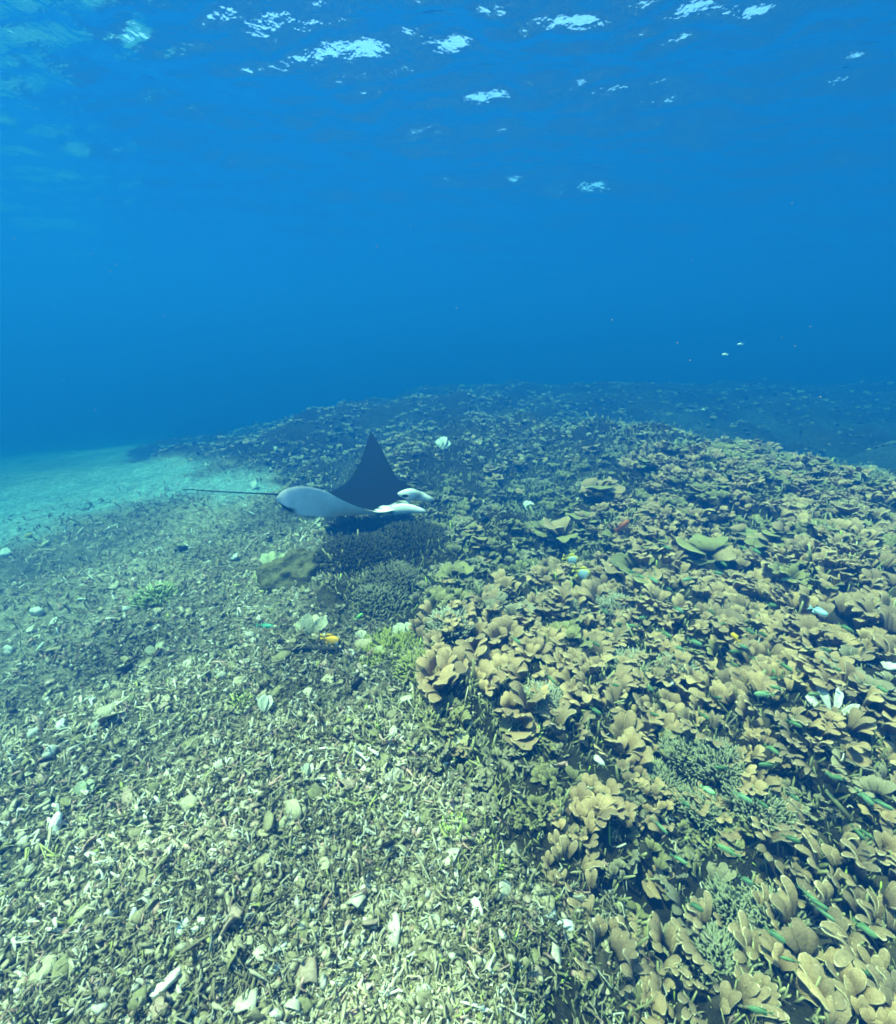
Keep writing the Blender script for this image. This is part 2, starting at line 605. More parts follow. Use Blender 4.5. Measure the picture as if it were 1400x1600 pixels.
# ------------------------------------------------------------------ fine branching thickets under and between the plates (stuff)
def thicket():
    n = 62000
    x, y, r = polar_points(n, 0.6, 9.0)
    keep = RNG.random(n) < reef_mask(x, y) * np.where((x > 0.25) & (y < 1.3), 0.9, 1.0) * (0.25 + 0.75 * sstep(-0.6, 0.5, N_MID(x * 0.8 + 3, y * 0.8)))
    x, y, r = x[keep], y[keep], r[keep]
    n = len(x)
    z = ground_z(x, y)
    L = RNG.lognormal(math.log(0.040), 0.3, n) * (1 + 0.14 * np.minimum(r, 4.5))
    lean = RNG.normal(0, 0.4, (n, 2))
    dirv = np.stack([lean[:, 0], lean[:, 1], np.ones(n)], -1)
    dirv /= np.linalg.norm(dirv, axis=1, keepdims=True)
    P0 = np.stack([x, y, z - 0.01], -1)
    K = 3
    t = np.linspace(0, 1, K)
    bend = RNG.normal(0, 0.15, (n, 3))
    C = P0[:, None] + dirv[:, None] * (L[:, None] * t)[..., None] + bend[:, None] * (L[:, None] * t ** 2)[..., None]
    R = (L * RNG.uniform(0.055, 0.085, n))[:, None] * np.array([1.0, 0.95, 0.55])
    V, q = tubes(C, R)
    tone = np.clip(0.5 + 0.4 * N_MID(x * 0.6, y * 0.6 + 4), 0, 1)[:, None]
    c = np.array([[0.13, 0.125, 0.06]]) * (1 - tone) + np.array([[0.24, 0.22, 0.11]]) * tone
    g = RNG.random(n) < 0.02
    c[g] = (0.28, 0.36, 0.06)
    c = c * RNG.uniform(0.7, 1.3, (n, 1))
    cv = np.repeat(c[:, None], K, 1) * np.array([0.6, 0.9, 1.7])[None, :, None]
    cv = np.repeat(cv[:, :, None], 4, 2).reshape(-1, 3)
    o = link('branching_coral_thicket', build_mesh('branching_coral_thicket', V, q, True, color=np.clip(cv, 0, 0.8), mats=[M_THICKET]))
    o['kind'] = 'stuff'




# ------------------------------------------------------------------ plate corals
def frond_mesh(seed, width, length, lean0, lean1, cup, lobes, thick=0.005, body=(0.40, 0.29, 0.165), rim=(0.62, 0.50, 0.34),
               stem=(0.20, 0.15, 0.09), stalk=0.32, low=False, head=0.34, bend=0.2, raw=False):
    """a spoon or fan shaped plate: a stalk that widens to a round head, curling outwards (+Y) as it rises"""
    r = random.Random(seed)
    ph = [r.uniform(0, 6.28) for _ in range(6)]
    u = np.array([-1, -0.5, 0, 0.5, 1]) if low else np.array([-1, -0.94, -0.72, -0.4, 0, 0.4, 0.72, 0.94, 1])
    v = np.array([0, 0.5, 0.8, 1.0]) if low else np.array([0, 0.2, 0.38, 0.54, 0.68, 0.80, 0.89, 0.955, 0.99, 1.0])
    nu, nv = len(u), len(v)
    fine = np.linspace(0, 1.4, 141)
    ang = lean0 + (lean1 - lean0) * sstep(bend, 1.05, fine)
    py = np.concatenate([[0], np.cumsum(np.sin(ang[:-1]) * 0.01)]) * length
    pz = np.concatenate([[0], np.cumsum(np.cos(ang[:-1]) * 0.01)]) * length
    c0 = 1 - head
    skew = r.uniform(-0.15, 0.15)
    top, bot, col = [], [], []
    for uu in u:
        for vv in v:
            if vv <= c0:
                w = stalk + (1 - stalk) * float(sstep(0.05, c0, vv))
            else:
                w = max(0.10, math.sqrt(max(0, 1 - ((vv - c0) / head) ** 2)))
            X, Y = uu * w, vv
            phi = math.atan2(X, (Y - c0) / head)
            q = min(1, math.hypot(X, (Y - c0) / head)) * float(sstep(0.2, c0, vv))
            g = 1 + q * (lobes * math.sin(2 * phi + ph[0]) + lobes * math.sin(4 * phi + ph[1]) + 0.6 * lobes * math.sin(7 * phi + ph[2]))
            X *= g
            Y = c0 + (Y - c0) * g if vv > c0 else Y
            X += skew * Y * Y
            a = float(np.interp(Y, fine, ang))
            p = np.array((X * width, float(np.interp(Y, fine, py)), float(np.interp(Y, fine, pz))))
            n = np.array((0, -math.cos(a), math.sin(a)))
            wave = 0.10 * width * (math.sin(3 * X + ph[3]) + 0.6 * math.sin(5 * phi + ph[4])) * q
            p = p + n * (cup * X * X * width + wave)
            th = thick * (1.25 - 0.55 * vv)
            top.append(p + n * th)
            bot.append(p - n * th)
            e = 1.0 if (abs(uu) == 1 and vv > 0.3) or vv >= 0.985 else 0.0
            s_ = max(0, 1 - vv / 0.5)
            cc = np.array(body) * (1 - s_) + np.array(stem) * s_
            col.append(cc * (1 - e) + np.array(rim) * e)
    n1 = nu * nv
    V = np.array(top + bot)
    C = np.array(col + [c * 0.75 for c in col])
    q = grid_quads(nu, nv)
    quads = [q, q[:, ::-1] + n1]
    edge = [i * nv for i in range(nu)] + [(nu - 1) * nv + j for j in range(1, nv)] + \
           [i * nv + nv - 1 for i in range(nu - 2, -1, -1)] + [j for j in range(nv - 2, 0, -1)]
    e2 = edge[1:] + edge[:1]
    quads.append(np.array([(b_, a_, a_ + n1, b_ + n1) for a_, b_ in zip(edge, e2)]))
    if raw:
        return V, np.concatenate(quads), C
    return build_mesh('frond', V, np.concatenate(quads), True, color=C, mats=[M_FROND])


def lobed_mesh(seed, n, width, length, fan, **kw):
    """one plate that splits at its top into a few rounded lobes which curl over"""
    r = random.Random(seed * 13 + 1)
    o, Vs, Qs, Cs = 0, [], [], []
    for k in range(n):
        f = (k - (n - 1) / 2) if n > 1 else 0
        l = length * r.uniform(0.78, 1.1) * (1 - 0.07 * abs(f))
        v, q, c = frond_mesh(seed * 31 + k, width * r.uniform(0.75, 1.25), l, math.radians(r.uniform(0, 8)), math.radians(r.uniform(72, 112)),
                             r.uniform(-0.5, 0.4), r.uniform(0.0, 0.05), raw=True, bend=r.uniform(0.35, 0.6), head=min(0.5, 1.05 * width / l + 0.06), **kw)
        M = np.array(Matrix.Rotation(f * fan * r.uniform(0.8, 1.2), 3, 'Y') @ Matrix.Rotation(-f * 0.45 + r.uniform(-.25, .25), 3, 'Z'))
        v = v @ M.T + np.array((f * width * 0.55, r.uniform(-0.25, 0.25) * width, 0))
        Vs.append(v)
        Qs.append(q + o)
        Cs.append(c * r.uniform(0.88, 1.1))
        o += len(v)
    return build_mesh('frond', np.concatenate(Vs), np.concatenate(Qs), True, color=np.concatenate(Cs), mats=[M_FROND])


R_ = math.radians
TAN = dict(body=(0.41, 0.258, 0.135), rim=(0.66, 0.49, 0.29), stem=(0.15, 0.10, 0.05))
OLIVE = dict(body=(0.23, 0.19, 0.08), rim=(0.47, 0.41, 0.24), stem=(0.11, 0.09, 0.04))
GREY = dict(body=(0.25, 0.20, 0.125), rim=(0.50, 0.44, 0.33), stem=(0.12, 0.10, 0.06))
ru = random.uniform
TAN2 = dict(body=(0.32, 0.20, 0.11), rim=(0.60, 0.44, 0.27), stem=(0.13, 0.09, 0.048))
TAN3 = dict(body=(0.27, 0.178, 0.102), rim=(0.66, 0.52, 0.34), stem=(0.10, 0.07, 0.04))
SPOON = [lobed_mesh(i, (2, 3, 3, 4)[i % 4], ru(0.026, 0.042), ru(0.14, 0.21), 0.20, **(TAN, TAN2)[i % 2]) for i in range(16)]
SPOON_O = [lobed_mesh(40 + i, (3, 4, 5)[i % 3], ru(0.022, 0.036), ru(0.10, 0.15), 0.26, **OLIVE) for i in range(9)]
SPOON_G = [lobed_mesh(60 + i, (3, 4, 5)[i % 3], ru(0.020, 0.034), ru(0.09, 0.14), 0.26, **GREY) for i in range(9)]
BLADE = [lobed_mesh(80 + i, (2, 3, 4)[i % 3], ru(0.016, 0.027), ru(0.12, 0.18), 0.16, stalk=0.6, thick=0.005, **TAN3) for i in range(10)]
WIDE = [frond_mesh(100 + i, ru(0.07, 0.11), ru(0.12, 0.18), R_(20), R_(ru(75, 98)), ru(-0.2, 0.25), ru(0.08, 0.13), stalk=0.4, head=0.5, bend=0.1, **(OLIVE, TAN2)[i % 2]) for i in range(8)]
FAR = [frond_mesh(140 + i, ru(0.06, 0.10), ru(0.12, 0.2), R_(15), R_(ru(70, 95)), 0.1, ru(0.04, 0.1), low=True, head=0.42, **(OLIVE, GREY, TAN)[i % 3]) for i in range(6)]


BROKEN = [frond_mesh(170 + i, ru(0.10, 0.16), ru(0.16, 0.26), R_(0), R_(ru(20, 60)), ru(-.4, .4), ru(0.08, 0.2), low=True, head=ru(0.3, 0.5), stalk=ru(0.3, 0.7), thick=0.012) for i in range(8)]
rubble()
thicket()


def knob_mesh():
    n, mrow = 10, 6
    V = []
    for i in range(n):
        for j in range(mrow):
            a = i / n * 2 * math.pi
            t = j / (mrow - 1)
            rr = 0.055 * math.cos(t * math.pi / 2) ** 0.7 * (1 + 0.25 * math.sin(3 * a + 1) + 0.15 * math.sin(5 * a + 4 * t)) + 0.001
            V.append((rr * math.cos(a), rr * math.sin(a), -0.05 + 0.10 * t))
    return build_mesh('base', V, grid_quads(n, mrow, True), True, color=np.tile((0.06, 0.048, 0.03), (len(V), 1)), mats=[M_FROND])


KNOB = knob_mesh()
KINDS = {
    'tan': (SPOON, 'tan spoon-lobed plate coral', 'plate_coral', (13, 19), 0.95),
    'olive': (SPOON_O, 'olive ruffled plate coral', 'plate_coral', (9, 14), 1.0),
    'grey': (SPOON_G, 'grey-brown ruffled plate coral', 'plate_coral', (9, 14), 1.0),
    'blade': (BLADE, 'tan round-tipped blade coral', 'blade_coral', (11, 16), 1.0),
    'wide': (WIDE, 'broad wavy rosette coral', 'rosette_coral', (7, 11), 1.0),
}
colonies = []      # (object, px, py, kind)


def colony(kind, loc, scale, label=None, spread=1.0):
    meshes, what, name, (n0, n1), _ = KINDS[kind]
    root = empty(name, loc, (random.uniform(-.12, .12), random.uniform(-.12, .12), random.uniform(0, 6.28)), scale)
    link('base', KNOB, root, scale=(1, 1, 0.9))
    n = random.randint(n0, n1)
    main = random.uniform(0, 6.28)
    for k in range(n):
        a = k * 2.39996 + random.uniform(-.35, .35)
        rr = math.sqrt((k + 0.4) / n)
        if kind == 'wide':
            tilt, rad, up = 0.15 + 0.35 * rr, 0.02 + 0.05 * rr, 0.10 * (1 - rr)
        elif kind == 'blade':
            tilt, rad, up = 0.30 * rr, 0.13 * rr * spread, 0.02
        else:
            tilt, rad, up = 0.40 * rr, 0.165 * rr * spread, 0.02 + 0.05 * (1 - rr)
        s = random.uniform(0.58, 0.98) * (1.15 if kind == 'wide' else 1)
        if kind != 'wide':
            rr, b = math.sqrt(random.random()), random.uniform(0, 6.28)
            rad = (0.15 if kind == 'blade' else 0.18) * rr * spread
            px_, py_ = rad * math.cos(b), rad * math.sin(b)
            a = b if random.random() < 0.4 else main + random.gauss(0, 0.7)
            tilt = abs(random.gauss(0.1, 0.2)) * (0.5 + rr)
            up = 0.05 * (1 - rr)
            s *= random.uniform(0.75, 1.15)
        else:
            px_, py_ = rad * math.cos(a), rad * math.sin(a)
        # local +Y of the frond is outward; rotate so that it faces angle a
        f = link('frond', random.choice(meshes), root,
                 loc=(px_, py_, up),
                 rot=Euler((-tilt, random.uniform(-.2, .2), a - math.pi / 2 + random.uniform(-.4, .4)), 'XYZ'), scale=s)
    root['category'] = 'coral'
    x, y, f = to_px(np.array(root.location))
    colonies.append((root, float(x), float(y), what, label))
    if label:
        root['label'] = label
    return root


def in_poly(x, y, poly):
    c = False
    j = len(poly) - 1
    for i in range(len(poly)):
        xi, yi = poly[i]
        xj, yj = poly[j]
        if (yi > y) != (yj > y) and x < (xj - xi) * (y - yi) / (yj - yi) + xi:
            c = not c
        j = i
    return c


taken = []


def free(p, gap):
    for q, g in taken:
        if (q - p).length < 0.5 * (gap + g):
            return False
    return True


# colonies the photograph shows singly
for px, py, kind, sc, lab in [
        (715, 1075, 'tan', 0.95, 'tan spoon coral with tall fluted stalks below the olive soft coral'),
        (725, 1020, 'tan', 1.1, 'large clump of rounded tan lobes right of the olive soft coral'),
        (790, 1020, 'tan', 1.05, 'tan lobed coral clump at the middle of the lit coral mound'),
        (812, 1145, 'wide', 0.55, 'olive-green layered plate coral with jagged pale rim below the tan mound'),
        (692, 1130, 'olive', 0.6, 'small grey-green rosette coral left of the tall tan stalks'),
        (775, 1165, 'grey', 0.5, 'small ruffled coral with pale edge under the tan mound'),
        (815, 1190, 'grey', 0.6, 'low olive rosette coral beside a round tan lobe'),
        (935, 775, 'wide', 1.25, 'round rosette coral of concentric plates right of the manta ray'),
        (880, 845, 'wide', 1.1, 'big fluted olive fan coral beyond the butterflyfish'),
        (1100, 880, 'wide', 1.2, 'broad flat-topped tan plate coral near the small red fish'),
        (990, 905, 'wide', 1.2, 'wide tan coral with thin scalloped rim beside the butterflyfish'),
        (930, 1265, 'tan', 0.7, 'single domed tan lobe coral under the white bleached lump'),
        (880, 1365, 'blade', 0.7, 'pale finger coral clump at the edge of the rubble'),
        (990, 1440, 'wide', 0.34, 'coarse olive plate coral standing among bottom right blades'),
        (1030, 1385, 'wide', 0.36, 'thick tan plate coral with folded lip above the coarse olive plate'),
        (1140, 1320, 'wide', 0.3, 'dark olive hand-shaped coral in the grey thicket'),
        (940, 1500, 'blade', 0.8, 'tan blade coral clump leaning over the dark crevice'),
        (1010, 1500, 'blade', 0.8, 'tan scalloped blade coral with a pale middle lobe'),
        (1010, 1580, 'wide', 0.34, 'broad tan plate coral at the bottom edge below the blades'),
        (575, 1105, 'grey', 0.5, 'small rosette coral alone in the rubble left of the tan stalks'),
        (600, 1135, 'grey', 0.38, 'little pale cup coral in the rubble below the small rosette'),
        (735, 1215, 'grey', 0.42, 'tiny cup coral with white lip in the dark thicket'),
]:
    p = on_reef(px, py)
    taken.append((p, 0.2 * sc))
    colony(kind, p, sc, lab)

# the living bank: colonies strewn over it, thinned to the density the photograph shows
ZONES = [
    # polygon in the photograph, kind weights, spacing (m), size range
    ([(660, 985), (850, 900), (1060, 860), (1400, 900), (1400, 1080), (1230, 1090), (1060, 1130), (820, 1090), (680, 1090)],
     {'tan': 0.9, 'olive': 0.06, 'grey': 0.04}, 0.205, (0.68, 1.05), 150),
    ([(900, 860), (1000, 700), (1180, 700), (1400, 760), (1400, 900), (1060, 870)],
     {'tan': 0.65, 'olive': 0.2, 'wide': 0.15}, 0.20, (0.5, 0.8), 165),
    ([(640, 760), (900, 700), (1000, 720), (900, 870), (850, 900), (680, 960), (600, 900)],
     {'olive': 0.5, 'grey': 0.3, 'wide': 0.2}, 0.22, (0.5, 0.85), 100),
    ([(850, 1090), (1060, 1130), (1230, 1080), (1400, 1080), (1400, 1330), (1260, 1180), (1050, 1180), (860, 1170)],
     {'tan': 0.6, 'grey': 0.2, 'blade': 0.2}, 0.20, (0.55, 0.9), 40),
    ([(930, 1480), (1030, 1400), (1160, 1310), (1280, 1290), (1400, 1300), (1400, 1600), (960, 1600)],
     {'blade': 0.8, 'tan': 0.06, 'grey': 0.14}, 0.18, (0.75, 1.1), 58),
    ([(640, 1110), (880, 1110), (1260, 1180), (1300, 1300), (1000, 1390), (830, 1330), (700, 1250)],
     {'grey': 0.4, 'tan': 0.3, 'olive': 0.3}, 0.22, (0.3, 0.6), 34),
]
for poly, kinds, gap, (s0, s1), most in ZONES:
    xs = [p[0] for p in poly]
    ys = [p[1] for p in poly]
    k = 0
    for _ in range(most * 25):
        if k >= most:
            break
        px, py = random.uniform(min(xs), max(xs)), random.uniform(min(ys), max(ys))
        if not in_poly(px, py, poly):
            continue
        if ((px - 595) / 110) ** 2 + ((py - 858) / 48) ** 2 < 1:
            continue
        p = on_reef(px, py)
        sc = random.uniform(s0, s1)
        g = gap * sc
        if not free(p, g):
            continue
        taken.append((p, g))
        kind = random.choices(list(kinds), list(kinds.values()))[0]
        colony(kind, p, sc)
        k += 1


# plate corals too far off to tell apart: one mass
def far_corals():
    protos = []
    for me in FAR:
        v = np.empty(len(me.vertices) * 3, np.float32)
        me.vertices.foreach_get('co', v)
        c = np.empty(len(me.vertices) * 4, np.float32)
        me.color_attributes['tint'].data.foreach_get('color', c)
        f = np.array([p.vertices[:] for p in me.polygons], np.int32)
        protos.append((v.reshape(-1, 3), c.reshape(-1, 4)[:, :3], f))
    Vs, Cs, Fs, o = [], [], [], 0
    n = 42000
    X, Y, R = polar_points(n, 4.2, 21, 56)
    Z = ground_z(X, Y, False)
    keep = (RNG.random(n) < reef_mask(X, Y) * (1 - 0.75 * sstep(6.4, 8.0, 0.8 * X + 0.6 * Y) * sstep(3.0, 5.0, X) * (1 - sstep(9.5, 13.0, Y)))) & (N_MID(X * 0.7 + 2, Y * 0.7) > -0.35 + 0.5 * RNG.normal(0, 1, n) * 0.5)
    PX, PY, F = to_px(np.stack([X, Y, Z], -1))
    k = 0
    for x, y, z, r, px, py, ok in zip(X, Y, Z, R, PX, PY, keep):
        if not ok or k >= 8500:
            continue
        if ((px - 595) / 110) ** 2 + ((py - 858) / 48) ** 2 < 1 or any(in_poly(px, py, ZONES[i][0]) for i in (0, 1, 2)):
            continue
        v, c, f = random.choice(protos)
        s = random.uniform(0.45, 1.0) * (0.60 + 0.018 * r)
        M = Matrix.Rotation(random.uniform(0, 6.28), 3, 'Z') @ Matrix.Rotation(-random.uniform(0, 0.6), 3, 'X')
        Vs.append(v @ np.array(M).T * s + np.array((x, y, z - 0.02)))
        Cs.append(c * random.uniform(0.5, 1.2))
        Fs.append(f + o)
        o += len(v)
        k += 1
    me = build_mesh('distant_plate_coral_field', np.concatenate(Vs), np.concatenate(Fs), True, color=np.concatenate(Cs), mats=[M_FROND])
    ob = link('distant_plate_coral_field', me)
    ob['kind'] = 'stuff'


far_corals()


# ------------------------------------------------------------------ the manta ray
def catmull(P, n):
    P = np.asarray(P, float)
    m = len(P)
    t = np.linspace(0, m - 1, n)
    i = np.clip(t.astype(int), 0, m - 2)
    f = (t - i)[:, None]
    p0, p1, p2, p3 = P[np.maximum(i - 1, 0)], P[i], P[i + 1], P[np.minimum(i + 2, m - 1)]
    return 0.5 * ((2 * p1) + (-p0 + p2) * f + (2 * p0 - 5 * p1 + 4 * p2 - p3) * f ** 2 + (-p0 + 3 * p1 - 3 * p2 + p3) * f ** 3)


M_MANTA = tint_mat('manta_skin', 10, 0.15, rough=0.75, bmp=0.05)
M_MANTA.node_tree.nodes['Principled BSDF'].inputs['Specular IOR Level'].default_value = 0.04


def manta():
    le = [(580, 674, 5.25), (592, 693, 5.10), (607, 722, 4.88), (619, 744, 4.72), (632, 756, 4.58), (650, 765, 4.45), (641, 785, 4.30), (614, 797, 4.16),
          (588, 800, 4.06), (560, 792, 3.95), (534, 781, 3.84), (508, 767, 3.72), (482, 760, 3.60), (458, 760.5, 3.48), (441, 767, 3.38), (431, 779, 3.30)]
    te = [(579, 675, 5.26), (571, 698, 5.12), (561, 726, 4.95), (545, 751, 4.82), (520, 767, 4.66), (490, 777, 4.50), (486, 785, 4.36), (500, 796, 4.22),
          (520, 804, 4.10), (524, 807.5, 3.97), (516, 808, 3.85), (500, 807.5, 3.72), (480, 806, 3.60), (462, 803, 3.48), (448, 797, 3.38), (432, 782, 3.31)]
    LE = [at(*p) for p in le]
    TE = [at(*p) for p in te]
    TH = [0.004, 0.010, 0.020, 0.04, 0.07, 0.085, 0.075, 0.055, 0.035, 0.024, 0.018, 0.015, 0.013, 0.011, 0.009, 0.004]
    ns, nc = 150, 44
    A, B = catmull(LE, ns), catmull(TE, ns)
    H = np.interp(np.linspace(0, len(TH) - 1, ns), range(len(TH)), TH)
    c = np.linspace(0, 1, nc)
    prof = (2.6 * np.sqrt(c + 1e-6) * (1 - c) ** 0.9 * 0.62)
    top = np.zeros((ns, nc, 3))
    bot = np.zeros((ns, nc, 3))
    dA = np.gradient(0.5 * (A + B), axis=0)
    for i in range(ns):
        ch = B[i] - A[i]
        nrm = np.cross(ch, dA[i])          # dorsal normal
        nrm /= np.linalg.norm(nrm) + 1e-9
        if nrm[2] < 0 and i < ns * 0.5:
            nrm = -nrm
        if i and np.dot(nrm, last) < 0:
            nrm = -nrm
        last = nrm
        base = A[i][None] + ch[None] * c[:, None]
        top[i] = base + nrm[None] * (H[i] * prof)[:, None]
        bot[i] = base - nrm[None] * (H[i] * prof * 0.8)[:, None]
    V = np.concatenate([top.reshape(-1, 3), bot.reshape(-1, 3)])
    q = grid_quads(ns, nc)
    n1 = ns * nc
    S, CC = np.meshgrid(np.linspace(0, 1, ns), c, indexing='ij')
    dark = np.array((0.005, 0.0055, 0.0065))
    white = np.array((0.84, 0.84, 0.82))
    wob = 0.012 * np.sin(S * 140) + 0.01 * np.sin(CC * 60 + S * 50)
    pale_t = np.maximum(sstep(0.012, 0.0, np.abs(S - 0.482) - 0.068 + wob) * sstep(0.02, 0.0, CC - 0.085 - wob * 2 - 0.05 * np.cos((S - 0.47) * 40)),
                        0.95 * sstep(0.014, 0.0, np.abs(S - 0.378) - 0.03 + wob * 0.5) * sstep(0.02, 0.0, CC - 0.055 - wob * 2),
                        0.05 * sstep(0.09, 0.0, np.hypot((S - 0.44) / 0.6, (CC - 0.30) / 2.2) - 0.02 + wob))
    pale_t = np.maximum(pale_t, 0.95 * sstep(0.014, 0.0, np.abs(S - 0.378) - 0.03 + wob * 0.5) * sstep(0.02, 0.0, CC - 0.055 - wob * 2))
    pale_t = pale_t * (1 - sstep(0.016, 0.0, np.hypot(S - 0.362, (CC - 0.03) * 0.7) - 0.012))
    pale_t = pale_t * (1 - sstep(0.02, 0.0, np.hypot(S - 0.435, (CC - 0.05) * 0.6) - 0.014))
    pale_b = 1 - np.maximum(sstep(0.84, 0.90, S) * sstep(0.76, 0.86, CC) * (1 - sstep(0.975, 0.99, S)), sstep(0.25, 0.15, S))
    c_top = dark + (white - dark) * pale_t[..., None]
    c_bot = dark + (white - dark) * pale_b[..., None]
    cols = np.concatenate([c_top.reshape(-1, 3), c_bot.reshape(-1, 3)])
    edge = np.array([(i * nc, (i + 1) * nc, (i + 1) * nc + n1, i * nc + n1) for i in range(ns - 1)] +
                    [((i + 1) * nc + nc - 1, i * nc + nc - 1, i * nc + nc - 1 + n1, (i + 1) * nc + nc - 1 + n1) for i in range(ns - 1)])
    Q = np.concatenate([q, q[:, ::-1] + n1, edge])
    root = empty('manta_ray', Vector(at(560, 790, 4.3)))
    tag(root, 'manta ray gliding to the right over the reef with one wing raised', 'manta ray')
    off = np.array(root.location)
    parts_V, parts_Q, parts_M = [V - off], [Q], [cols]
    o = len(V)

    def lobe(P, Wd, Th, mats, ref):
        """a flattened horn: centre line P, half widths, half thicknesses"""
        nonlocal o
        P = catmull(P, 16)
        Wd = np.interp(np.linspace(0, 1, 16), np.linspace(0, 1, len(Wd)), Wd)
        Th = np.interp(np.linspace(0, 1, 16), np.linspace(0, 1, len(Th)), Th)
        ns_ = 12
        vv = []
        T = np.gradient(P, axis=0)
        for k in range(16):
            t = T[k] / np.linalg.norm(T[k])
            a = np.cross(t, ref)
            a /= np.linalg.norm(a)
            b2 = np.cross(a, t)
            for m_ in range(ns_):
                th = m_ / ns_ * 2 * math.pi
                vv.append(P[k] + a * math.cos(th) * Th[k] + b2 * math.sin(th) * Wd[k])
        vv = np.array(vv)
        qq = []
        for k in range(15):
            for m_ in range(ns_):
                m2 = (m_ + 1) % ns_
                qq.append((k * ns_ + m_, k * ns_ + m2, (k + 1) * ns_ + m2, (k + 1) * ns_ + m_))
        parts_V.append(vv - off)
        parts_Q.append(np.array(qq) + o)
        parts_M.append(np.array([white + (dark - white) * mats(k / 15, m_ / ns_) for k in range(16) for m_ in range(ns_)]))
        o += len(vv)

    upv = np.array((0.1, 0.0, 1.0))
    # cephalic fins, far one and near one
    lobe([at(622, 772, 4.30), at(638, 772.5, 4.27), at(656, 775.5, 4.32), at(671, 780.5, 4.33), at(685, 783.5, 4.35)],
         [0.012, 0.060, 0.050, 0.030, 0.008], [0.006, 0.026, 0.022, 0.015, 0.005],
         lambda k, a: min(1.0, max(float(sstep(0.66, 0.92, k)), float(sstep(0.10, 0.03, abs(k - 0.34 - 0.14 * math.sin(a * 6.28 + 1)))) * 0.5)), upv)
    lobe([at(614, 797, 4.20), at(630, 795, 4.16), at(646, 796, 4.13), at(658, 798, 4.11), at(668, 800, 4.10)],
         [0.045, 0.054, 0.042, 0.027, 0.006], [0.022, 0.024, 0.02, 0.014, 0.005],
         lambda k, a: float(sstep(0.75, 0.98, k)), upv)
    # whip tail
    lobe([at(490, 782, 4.48), at(440, 773.5, 4.62), at(400, 771, 4.75), at(360, 769, 4.9), at(320, 766.5, 5.05), at(285, 764.5, 5.2)],
         [0.02, 0.011, 0.0085, 0.007, 0.006, 0.005], [0.02, 0.011, 0.0085, 0.007, 0.006, 0.005], lambda k, a: 1.0, upv)
    VV = np.concatenate(parts_V)
    me = build_mesh('body', VV, np.concatenate(parts_Q), True, color=np.concatenate(parts_M), mats=[M_MANTA])
    link('body', me, root)
    # pelvic fin behind the near wing, eye
    def small_blob(name, p, s, mat):
        u, v = 10, 7
        vv = [(s[0] * math.cos(i / u * 6.2832) * math.sin((j + .02) / (v - .96) * math.pi),
               s[1] * math.sin(i / u * 6.2832) * math.sin((j + .02) / (v - .96) * math.pi),
               s[2] * math.cos((j + .02) / (v - .96) * math.pi)) for i in range(u) for j in range(v)]
        return link(name, build_mesh(name, vv, grid_quads(u, v, True), True, color=np.tile((0.01, 0.01, 0.012), (len(vv), 1)), mats=[mat]), root, loc=Vector(p) - root.location)
    small_blob('eye', at(633, 775, 4.215), (0.034, 0.014, 0.016), M_MANTA)
    return root


manta()


# ------------------------------------------------------------------ other corals, sponges and dead coral standing on the reef
def merge(parts):
    """join (V, Q, C) triples"""
    o, Vs, Qs, Cs = 0, [], [], []
    for v, q, c in parts:
        v = np.asarray(v, float)
        Vs.append(v)
        Qs.append(np.asarray(q) + o)
        Cs.append(np.broadcast_to(np.asarray(c, float), (len(v), 3)))
        o += len(v)
    return np.concatenate(Vs), np.concatenate(Qs), np.concatenate(Cs)


def dome(rx, ry, h, seed, lump=0.12, nu=28, nv=12, c=(0.2, 0.18, 0.09)):
    w = Waves(seed, 0.5, 2.2, 12, 0.8)
    A, T = np.meshgrid(np.linspace(0, 2 * math.pi, nu, endpoint=False), np.linspace(-0.25, 1, nv), indexing='ij')
    k = 1 + lump * w(np.cos(A) * 2 * np.cos(T * 1.5), np.sin(A) * 2 * np.cos(T * 1.5) + T * 2)
    ct = np.cos(np.clip(T, -0.3, 1) * math.pi / 2) + 0.001
    V = np.stack([rx * np.cos(A) * ct * k, ry * np.sin(A) * ct * k, h * np.sin(T * math.pi / 2) * k], -1).reshape(-1, 3)
    return V, grid_quads(nu, nv, True), c


def twigs(n, rx, ry, h, L, rad, spread, c0, c1, rng, K=3):
    """short branches standing out of a dome, paler at their tips"""
    a = rng.uniform(0, 2 * math.pi, n)
    t = np.sqrt(rng.uniform(0, 1, n))
    P = np.stack([rx * t * np.cos(a), ry * t * np.sin(a), h * np.sqrt(np.maximum(0, 1 - t * t)) - 0.01], -1)
    d = np.stack([spread * t * np.cos(a), spread * t * np.sin(a), np.ones(n)], -1) + rng.normal(0, 0.28, (n, 3))
    d /= np.linalg.norm(d, axis=1, keepdims=True)
    l = L * rng.uniform(0.6, 1.3, n)
    u = np.linspace(0, 1, K)
    C = P[:, None] + d[:, None] * (l[:, None] * u)[..., None] + rng.normal(0, 0.12, (n, 1, 3)) * (l[:, None] * u ** 2)[..., None]
    R = (rad * rng.uniform(0.8, 1.25, n))[:, None] * np.linspace(1, 0.55, K)
    V, q = tubes(C, R)
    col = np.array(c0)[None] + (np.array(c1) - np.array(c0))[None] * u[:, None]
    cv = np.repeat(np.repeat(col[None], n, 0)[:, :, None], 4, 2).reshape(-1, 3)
    return V, q, cv


